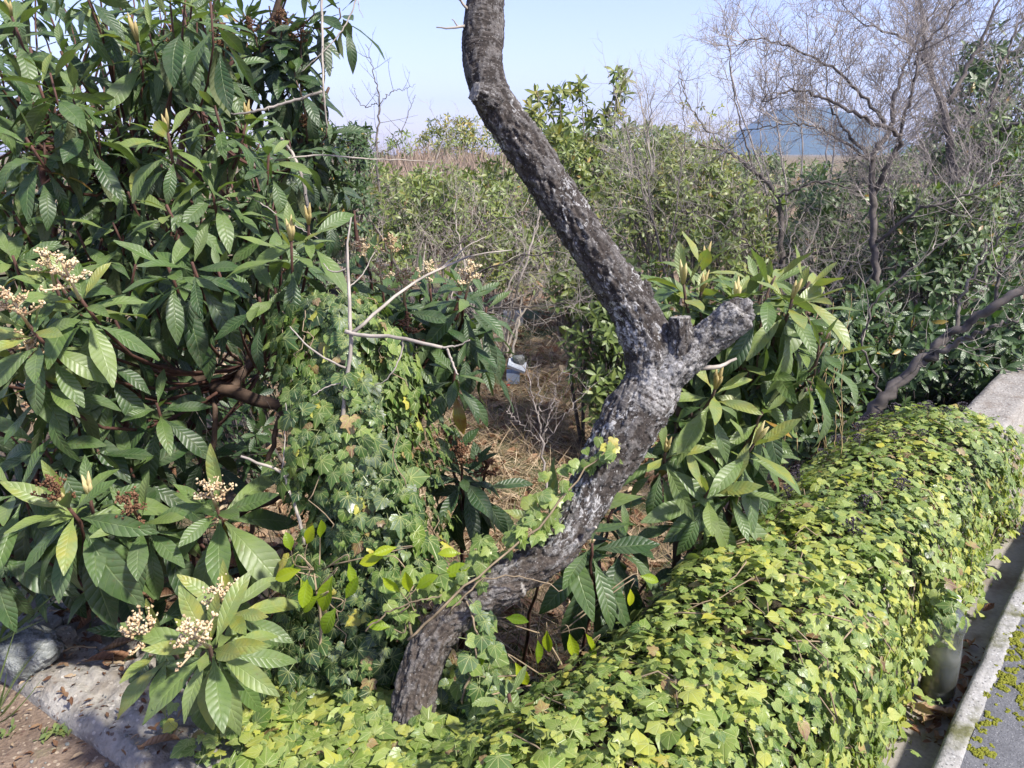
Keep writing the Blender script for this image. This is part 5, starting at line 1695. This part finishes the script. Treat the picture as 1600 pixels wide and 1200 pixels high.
def straw():
    a, r = U(-.35, .5), U(2.0, 9)
    x, y = r * math.sin(a), r * math.cos(a)
    n_, m_ = ND.x * x + ND.y * y, MD.x * x + MD.y * y
    if n_ < 1.05 or m_ < 1.2:
        return None
    p = Vector((x, y, gh(x, y)))
    g = noise.noise(Vector((x * .8, y * .8, 2)))
    if g < -.1 and U(0, 1) < .6:
        return None
    return frame(p, Vector((U(-1, 1), U(-1, 1), U(.1, .9))), rv() + Vector((0, 0, .4)), U(.08, .26), U(.6, 1.2)), U(.15, 1)
scatter('dry_grass', 'straw coloured dry grass lying in the clearing', 'grass', GRA_A, 'straw', 15000, straw)
def clearing():
    px, py = U(600, 930), U(560, 860)
    p = on(px, py, -.5)
    z = gh(p.x, p.y)
    if ND.x * p.x + ND.y * p.y < 1.05:
        return None
    return frame(Vector((p.x, p.y, z + U(0, .03))), Vector((U(-1, 1), U(-1, 1), U(-.05, .5))), rv() + Vector((0, 0, .6)), U(.06, .22), U(.7, 1.5)), U(.35, 1)
scatter('dry_straw', 'pale matted straw in the middle of the clearing', 'straw', GRA_A, 'straw', 5000, clearing)
def grass():
    a, r = U(-.5, .55), U(1.5, 9)
    x, y = r * math.sin(a), r * math.cos(a)
    n_, m_ = ND.x * x + ND.y * y, MD.x * x + MD.y * y
    if n_ < .98 or m_ < 1.2:
        return None
    g = noise.noise(Vector((x * .8, y * .8, 2)))
    if r > 2.6 and g > .02 and U(0, 1) < .85:
        return None
    return frame(Vector((x, y, gh(x, y))), Vector((U(-.8, .8), U(-.8, .8), U(.4, 1))), rv() + Vector((0, 0, .3)), U(.06, .2), U(.7, 1.3)), U(.1, .8)
scatter('green_grass', 'short green grass growing in the shade behind the trunk', 'grass', GRA_A, 'grass', 9000, grass)

# ------------------------------------------------------------------ bottle in the gutter
def lathe(mb, prof, n=28, c=Vector((0, 0, 0))):
    k = len(mb.v)
    for r, z in prof:
        for j in range(n):
            a = 2 * math.pi * j / n
            mb.v.append(c + Vector((math.cos(a) * r, math.sin(a) * r, z)))
    for i in range(len(prof) - 1):
        for j in range(n):
            q = k + i * n
            mb.f.append((q + j, q + (j + 1) % n, q + n + (j + 1) % n, q + n + j))
bp = sn(2.165, 0.288, -0.006)
B = thing('plastic_bottle', 'clear plastic bottle half full of murky water standing in the gutter', 'bottle', bp)
prof = [(0.0, 0.004), (0.036, 0.0), (0.043, 0.006), (0.045, 0.02), (0.045, 0.034), (0.0425, 0.040), (0.045, 0.046), (0.045, 0.085), (0.0445, 0.12), (0.043, 0.150), (0.0405, 0.180), (0.0385, 0.200), (0.0385, 0.215), (0.041, 0.232),
        (0.042, 0.245), (0.038, 0.262), (0.028, 0.280), (0.016, 0.293), (0.0135, 0.300), (0.0135, 0.312)]
m, nt, out = newmat('clear plastic')
w = N(nt)
gl = w.new('ShaderNodeBsdfGlossy')
gl.inputs['Roughness'].default_value = 0.08
tp = w.new('ShaderNodeBsdfTransparent')
tp.inputs[0].default_value = (0.90, 0.93, 0.94, 1)
df = w.new('ShaderNodeBsdfDiffuse')
df.inputs[0].default_value = (0.62, 0.66, 0.70, 1)
lw = w.new('ShaderNodeFresnel')
lw.inputs[0].default_value = 1.5
m1 = w.new('ShaderNodeMixShader')
w.link(w.math('ADD', w.math('MULTIPLY', lw.outputs[0], 0.9), 0.04), m1.inputs[0])
w.link(tp.outputs[0], m1.inputs[1])
w.link(gl.outputs[0], m1.inputs[2])
m2 = w.new('ShaderNodeMixShader')
w.link(w.math('MULTIPLY', w.noise(w.pos(), 45, 4), 0.12), m2.inputs[0])
w.link(m1.outputs[0], m2.inputs[1])
w.link(df.outputs[0], m2.inputs[2])
w.link(m2.outputs[0], out.inputs[0])
M['plastic'] = m
mb = MB()
lathe(mb, prof, 32, bp)
mb.build('body', M['plastic'], B)
m, nt, out = newmat('murky water')
w = N(nt)
tp = w.new('ShaderNodeBsdfTransparent')
tp.inputs[0].default_value = (0.55, 0.54, 0.36, 1)
df = w.new('ShaderNodeBsdfDiffuse')
df.inputs[0].default_value = (0.46, 0.44, 0.27, 1)
m1 = w.new('ShaderNodeMixShader')
m1.inputs[0].default_value = 0.62
w.link(tp.outputs[0], m1.inputs[1])
w.link(df.outputs[0], m1.inputs[2])
w.link(m1.outputs[0], out.inputs[0])
mb = MB()
lathe(mb, [(0.0, 0.007), (0.034, 0.004), (0.041, 0.009), (0.043, 0.02), (0.043, 0.034), (0.0405, 0.040), (0.043, 0.046), (0.043, 0.085), (0.0425, 0.12), (0.0415, 0.137), (0.0, 0.137)], 32, bp)
mb.build('water', m, B)
mb = MB()
lathe(mb, [(0.0, 0.328), (0.014, 0.328), (0.0155, 0.325), (0.0155, 0.306), (0.0145, 0.305)], 20, bp)
mb.build('cap', M['block'], B)

# ------------------------------------------------------------------ fallen leaves one by one in gutter and on the wall
def fallen(p, ang, size, tint, var, label, roll=0.0, lift=0.0, group='fallen leaves by the wall'):
    o = bpy.data.objects.new('fallen_leaf', DRY_A[var].mesh('fallen_leaf', M['dry']))
    COL.objects.link(o)
    d = Vector((math.cos(ang), math.sin(ang), lift))
    nrm = Vector((math.sin(ang) * roll, -math.cos(ang) * roll, 1))
    o.matrix_basis = frame(p, d, nrm, size)
    o.color = (tint,) * 3 + (1,)
    o['label'] = label
    o['category'] = 'leaf'
    o['group'] = group
for (px, py, ang, size, ti, v, lab) in [
    (1425, 1100, -.6, .11, .78, 0, 'broad pale brown dead leaf lying at the foot of the bottle'), (1452, 1112, -.4, .10, .7, 3, 'curled tan dead leaf leaning on the broad pale leaf'),
    (1412, 1095, -1.0, .09, .85, 1, 'narrow straw coloured dead leaf half under the ivy'), (1440, 1130, .4, .08, .6, 2, 'dull brown dead leaf in the shadow of the kerb'),
    (1492, 1060, 1.0, .07, .25, 1, 'dark red brown dead leaf behind the bottle'), (1500, 1040, .6, .08, .3, 0, 'chocolate brown dead leaf piled behind the bottle'), (1480, 1065, 2.0, .06, .75, 3, 'small buff dead leaf beside the bottle base'),
    (1515, 1010, .9, .07, .35, 2, 'brown dead leaf lying in the gutter shade'), (1535, 955, .4, .06, .3, 1, 'crumpled brown leaf against the kerb'), (1488, 925, 1.3, .075, .9, 0, 'upright pale dead leaf propped on the ivy edge'),
    (1510, 965, 2.5, .06, .55, 3, 'olive brown dead leaf lying flat in the gutter')]:
    p = on(px, py, 0.012)
    fallen(p, ang, size, ti, v, lab, U(-.3, .3), U(-.05, .1), 'dead leaves in the gutter')
for (px, py, ang, size, ti, v, lab) in [
    (130, 1035, .2, .13, .35, 0, 'long brown dead leaf lying along the foot of the rock'), (170, 1020, -.9, .10, .45, 1, 'curved dark brown dead leaf beside the rock'), (160, 1005, 2.4, .11, .3, 2, 'folded brown dead leaf on top of the wall'),
    (155, 1018, .3, .09, .62, 3, 'orange brown rolled dead leaf on the wall'), (215, 1170, .5, .09, .6, 0, 'reddish dead leaf among the ivy edge shoots'), (120, 985, 1.4, .09, .4, 1, 'dark dead leaf behind the rock'), (240, 1080, .1, .07, .5, 2, 'brown dead leaf under the flowering shoot')]:
    p = on(px, py, 0.215)
    fallen(p, ang, size, ti, v, lab, U(-.5, .5), U(-.05, .12), 'dead leaves on the wall')
# crumbs of leaf litter in the gutter and on the wall
def gut_lit():
    s = U(1.3, 4.5)
    n = U(.22, .36) if U(0, 1) < .6 else U(.21, .25)
    dense = noise.noise(Vector((s * 3, 1, 1))) + (0.5 if 2.0 < s < 2.5 else 0) + (.2 if s < 2.1 else 0)
    if dense < .1:
        return None
    return frame(sn(s, n, U(.0, .015)), Vector((U(-1, 1), U(-1, 1), U(-.2, .2))), Vector((U(-.6, .6), U(-.6, .6), 1)), U(.012, .04), U(.8, 1.4)), U(0, .75)
scatter('gutter_litter', 'dark crumbled leaf litter gathered in the gutter', 'leaf litter', DRY_A, 'dry', 900, gut_lit)
def wall_lit():
    s, m_ = U(.7, 2.6), U(.2, 1.2)
    p = lm(s, m_, 0)
    p.z = .21 if .7 < m_ < .97 else (.165 if m_ < .7 else gh(p.x, p.y) + .02)
    if U(0, 1) < .45 and m_ < .97:
        return None
    return frame(p, Vector((U(-1, 1), U(-1, 1), U(-.15, .15))), Vector((U(-.5, .5), U(-.5, .5), 1)), U(.008, .03) if m_ < .95 else U(.02, .09), U(.8, 1.4)), U(0, .95)
scatter('wall_litter', 'crumbs of dead leaves and bark on the left wall and dirt', 'leaf litter', DRY_A, 'dry', 2400, wall_lit)

# ------------------------------------------------------------------ rocks, pebbles
def rock_mesh(seed, sx, sy, sz, sub=3):
    import bmesh
    bm = bmesh.new()
    bmesh.ops.create_icosphere(bm, subdivisions=sub, radius=1)
    for v in bm.verts:
        d = v.co.normalized()
        q = d * 1.3 + Vector((seed * 3.1, seed, 0))
        k = 1 + .28 * noise.noise(q) + .10 * noise.noise(q * 3) + .04 * noise.noise(q * 8)
        c = Vector((math.copysign(abs(d.x) ** .7, d.x), math.copysign(abs(d.y) ** .7, d.y), math.copysign(abs(d.z) ** .6, d.z)))
        v.co = Vector((c.x * sx, c.y * sy, c.z * sz)) * k
    me = bpy.data.meshes.new('rock')
    bm.to_mesh(me)
    bm.free()
    me.materials.append(M['rock'])
    return me
p = on(42, 1048, 0.2)
o = link('rock', rock_mesh(2, .09, .065, .042, 5), label='angular blue grey rock resting on the low concrete wall', cat='rock')
o.location = p + Vector((-0.02, .04, .035))
o.rotation_euler = (.1, .05, -.35)
PEB = [rock_mesh(5, 1, .8, .6, 2), rock_mesh(7, .8, 1, .7, 2)]
L = []
pm = MB()
for i in range(260):
    s, m_ = U(.75, 2.4), U(.15, 1.02)
    pp = lm(s, m_, 0)
    pp.z = .203 if .72 < m_ < .95 else (.160 if m_ < .7 else .16)
    r = .002 + .007 * U(0, 1) ** 3
    src = R.choice(PEB)
    ro = Matrix.Rotation(U(0, 6), 3, 'Z')
    pm.add([pp + ro @ (v.co * r) for v in src.vertices], [tuple(f.vertices) for f in src.polygons])
o = pm.build('pebbles', M['rock'], None, True, kind='stuff')
o['label'] = 'small pebbles scattered on the dirt and the left wall'
o['category'] = 'pebbles'
for (px, py, r, lab) in [(60, 992, .05, 'pale broken stone behind the angular rock'), (20, 985, .04, 'small whitish stone at the back of the wall'), (90, 1000, .035, 'chalky lump beside the angular rock')]:
    o = link('stone', rock_mesh(px % 7 + 3, r * 1.3, r, r * .6, 3), label=lab, cat='stone', group='stones behind the rock')
    o.location = on(px, py, .21)
    o.rotation_euler = (0, 0, U(0, 6))
    o.data.materials[0] = M['concrete']

# thin grass blades and weeds at the lower left
def tuft(label, base, n, L, spread, mat='grass', tint=(.4, .9), lean=None):
    T = thing('grass_tuft', label, 'grass', base, 'grass tufts by the wall')
    F = Foliage(T, GRA_A, M[mat], part='blade', rest='blades')
    for _ in range(n):
        d = Vector((U(-spread, spread), U(-spread, spread), 1)) + (lean or Vector())
        F.add(base + rv(.012), d, rv() + Vector((0, -.5, .3)), L * U(.6, 1.2), U(*tint), None, U(.7, 1.2))
    F.finish()
tuft('loose tuft of thin green grass blades leaning over the rock', on(-40, 1040, .165), 26, .34, .7, lean=Vector((.7, 0, .1)))
tuft('straggling grass blades growing from the dirt verge', on(-10, 1130, .158), 12, .22, .8, lean=Vector((.6, .1, 0)))
tuft('dark grass clump in the shade at the foot of the trunk', Vector((.28, 1.62, -.25)), 60, .22, .8, tint=(.0, .3))
for (px, py, z, lab) in [(100, 1145, .158, 'tiny green weed sprouting from the dirt'), (10, 1150, .158, 'small clover like weed at the road edge'), (75, 1155, .158, 'little weed with three leaves on the dirt')]:
    b = on(px, py, z)
    T = thing('weed', lab, 'weed', b, 'weeds on the dirt verge')
    F = Foliage(T, SHR_A, M['grass'])
    for _ in range(14):
        F.add(b + Vector((U(-.02, .02), U(-.02, .02), U(0, .012))), Vector((U(-1, 1), U(-1, 1), U(.1, .8))), Vector((U(-.3, .3), U(-.3, .3), 1)), U(.012, .03), U(.5, 1), None, 1.4)
    F.finish()
# sticks on the wall
for c, lab in (([(95, 1020, 0, .0025), (120, 1010, 0, .003), (150, 1012, 0, .002)], 'thin bare stick on the wall beside the rock'), ([(165, 1035, 0, .004), (195, 1036, 0, .004)], 'short thick stick on the wall under the flowering shoot')):
    pts = [on(a, b, .222) for a, b, _, _ in c]
    mb = MB()
    S = spline([tuple(x) for x in pts], 10)
    mb.tube([Vector(x) + rv(.002) for x in S], [c[0][3]] * 10, 6)
    mb.build('stick', M['vine'], None, True, label=lab, cat='stick', group='sticks on the wall')

# ------------------------------------------------------------------ moss along the kerb
def moss(label, spots, mat, loc):
    T = thing('moss', label, 'moss', loc, 'moss along the kerb')
    for (s, n, r) in spots:
        mb = MB()
        c = sn(s, n, .10)
        for k in range(int(80 + 7000 * r)):
            q = Vector((U(-1, 1), U(-1, 1), 0))
            if q.length > 1:
                continue
            pp = c + UD * q.x * r * 1.6 + ND * q.y * r
            if noise.noise(pp * 42) < -.08 + .25 * q.length or pp.dot(ND) > .185:
                continue
            h = .003 + .006 * (1 - q.length) * U(.4, 1.3)
            w_ = U(.003, .0065)
            a = U(0, 6)
            ring = [pp + Vector((math.cos(a + j * 1.2566) * w_, math.sin(a + j * 1.2566) * w_, -.004)) for j in range(5)]
            ring2 = [pp + Vector((math.cos(a + j * 1.2566) * w_ * .7, math.sin(a + j * 1.2566) * w_ * .7, h * .7)) for j in range(5)]
            top = pp + Vector((U(-.002, .002), U(-.002, .002), h))
            mb.add(ring + ring2 + [top], [(j, (j + 1) % 5, 5 + (j + 1) % 5, 5 + j) for j in range(5)] + [(5 + j, 5 + (j + 1) % 5, 10) for j in range(5)])
        mb.build('moss_cushion', M[mat], T)
spots = []
for s in [1.35, 1.5, 1.62, 1.72, 1.86, 1.98, 2.1, 2.16, 2.25, 2.34, 2.42, 2.5, 2.6, 2.68, 2.78, 2.95, 3.1, 3.3, 3.6]:
    spots.append((s + U(-.02, .02), .150 + U(-.012, .016), U(.022, .040)))
    if U(0, 1) < .75:
        spots.append((s + U(-.05, .05), .125 + U(-.05, .02), U(.022, .050)))
    if 2.0 < s < 2.7:
        spots.append((s + U(-.03, .03), .112 + U(-.04, .0), U(.03, .055)))
moss('bright yellow green moss cushions along the joint of kerb and asphalt', spots, 'moss', sn(2.2, .12, .1))
moss('brown dried moss clump on the kerb', [(2.86, .17, .035), (2.93, .175, .035), (3.0, .165, .03), (2.9, .15, .03)], 'drymoss', sn(2.9, .17, .1))

# ------------------------------------------------------------------ odds and ends in the clearing
zc = -0.5
p = on(800, 596, zc)
p.z = gh(p.x, p.y)
T = thing('foam_box', 'pale blue and white box with its lid tilted open in the clearing', 'box', p)
mb = MB()
mb.box(p + Vector((-.05, -.07, 0)), p + Vector((.07, .07, .10)))
mb.build('body', M['blue'], T, False)
mb = MB()
q0 = p + Vector((.04, 0, .15))
rot = Matrix.Rotation(.38, 3, 'Y') @ Matrix.Rotation(.25, 3, 'X')
vs = []
for z in (0, .025):
    for x, y in ((-.085, -.085), (.085, -.085), (.085, .085), (-.085, .085)):
        vs.append(q0 + rot @ Vector((x, y, z)))
for a in ((-.1, -.1), (.1, .1)):
    pass
mb.add(vs, [(3, 2, 1, 0), (4, 5, 6, 7), (0, 1, 5, 4), (1, 2, 6, 5), (2, 3, 7, 6), (3, 0, 4, 7)])
mb.build('lid', M['white'], T, False)
o = link('stone', rock_mesh(9, .055, .05, .045, 3), label='grey stone weighing down the lid of the box', cat='stone')
o.location = q0 + Vector((.02, .03, .05))
mb = MB()
pr = on(794, 604, zc)
pr.z = gh(pr.x, pr.y)
lathe(mb, [(0.0, 0.0), (.018, 0.0), (.022, .012), (.018, .025), (.008, .03), (0, .03)], 12, pr)
mb.build('red_lid', M['red'], None, True, label='small red plastic lid on the ground in front of the box', cat='lid')
pb = on(802, 508, zc)
pb.z = gh(pb.x, pb.y)
mb = MB()
mb.box(pb + Vector((-.12, -.08, -.02)), pb + Vector((.12, .08, .16)))
mb.build('concrete_block', M['block'], None, False, label='pale concrete block lying at the back of the clearing', cat='block')
p = on(618, 826, -0.35)
p.z = gh(p.x, p.y)
mb = MB()
mb.box(p + Vector((-.03, -.02, 0)), p + Vector((.03, .02, .03)))
mb.build('plastic_scrap', M['blue'], None, False, label='scrap of pale blue plastic on the ground behind the ivy stump', cat='scrap')

# ------------------------------------------------------------------ the air
mb = MB()
mb.box((-2600, -300, -25), (2600, 2900, 190))
m, nt, out = newmat('haze')
w = N(nt)
pv = w.new('ShaderNodeVolumePrincipled')
pv.inputs['Color'].default_value = (0.44, 0.62, 1.0, 1)
pv.inputs['Density'].default_value = 0.00032
pv.inputs['Anisotropy'].default_value = 0.2
w.link(pv.outputs[0], out.inputs['Volume'])
mb.build('haze', m, None, False, kind='stuff')
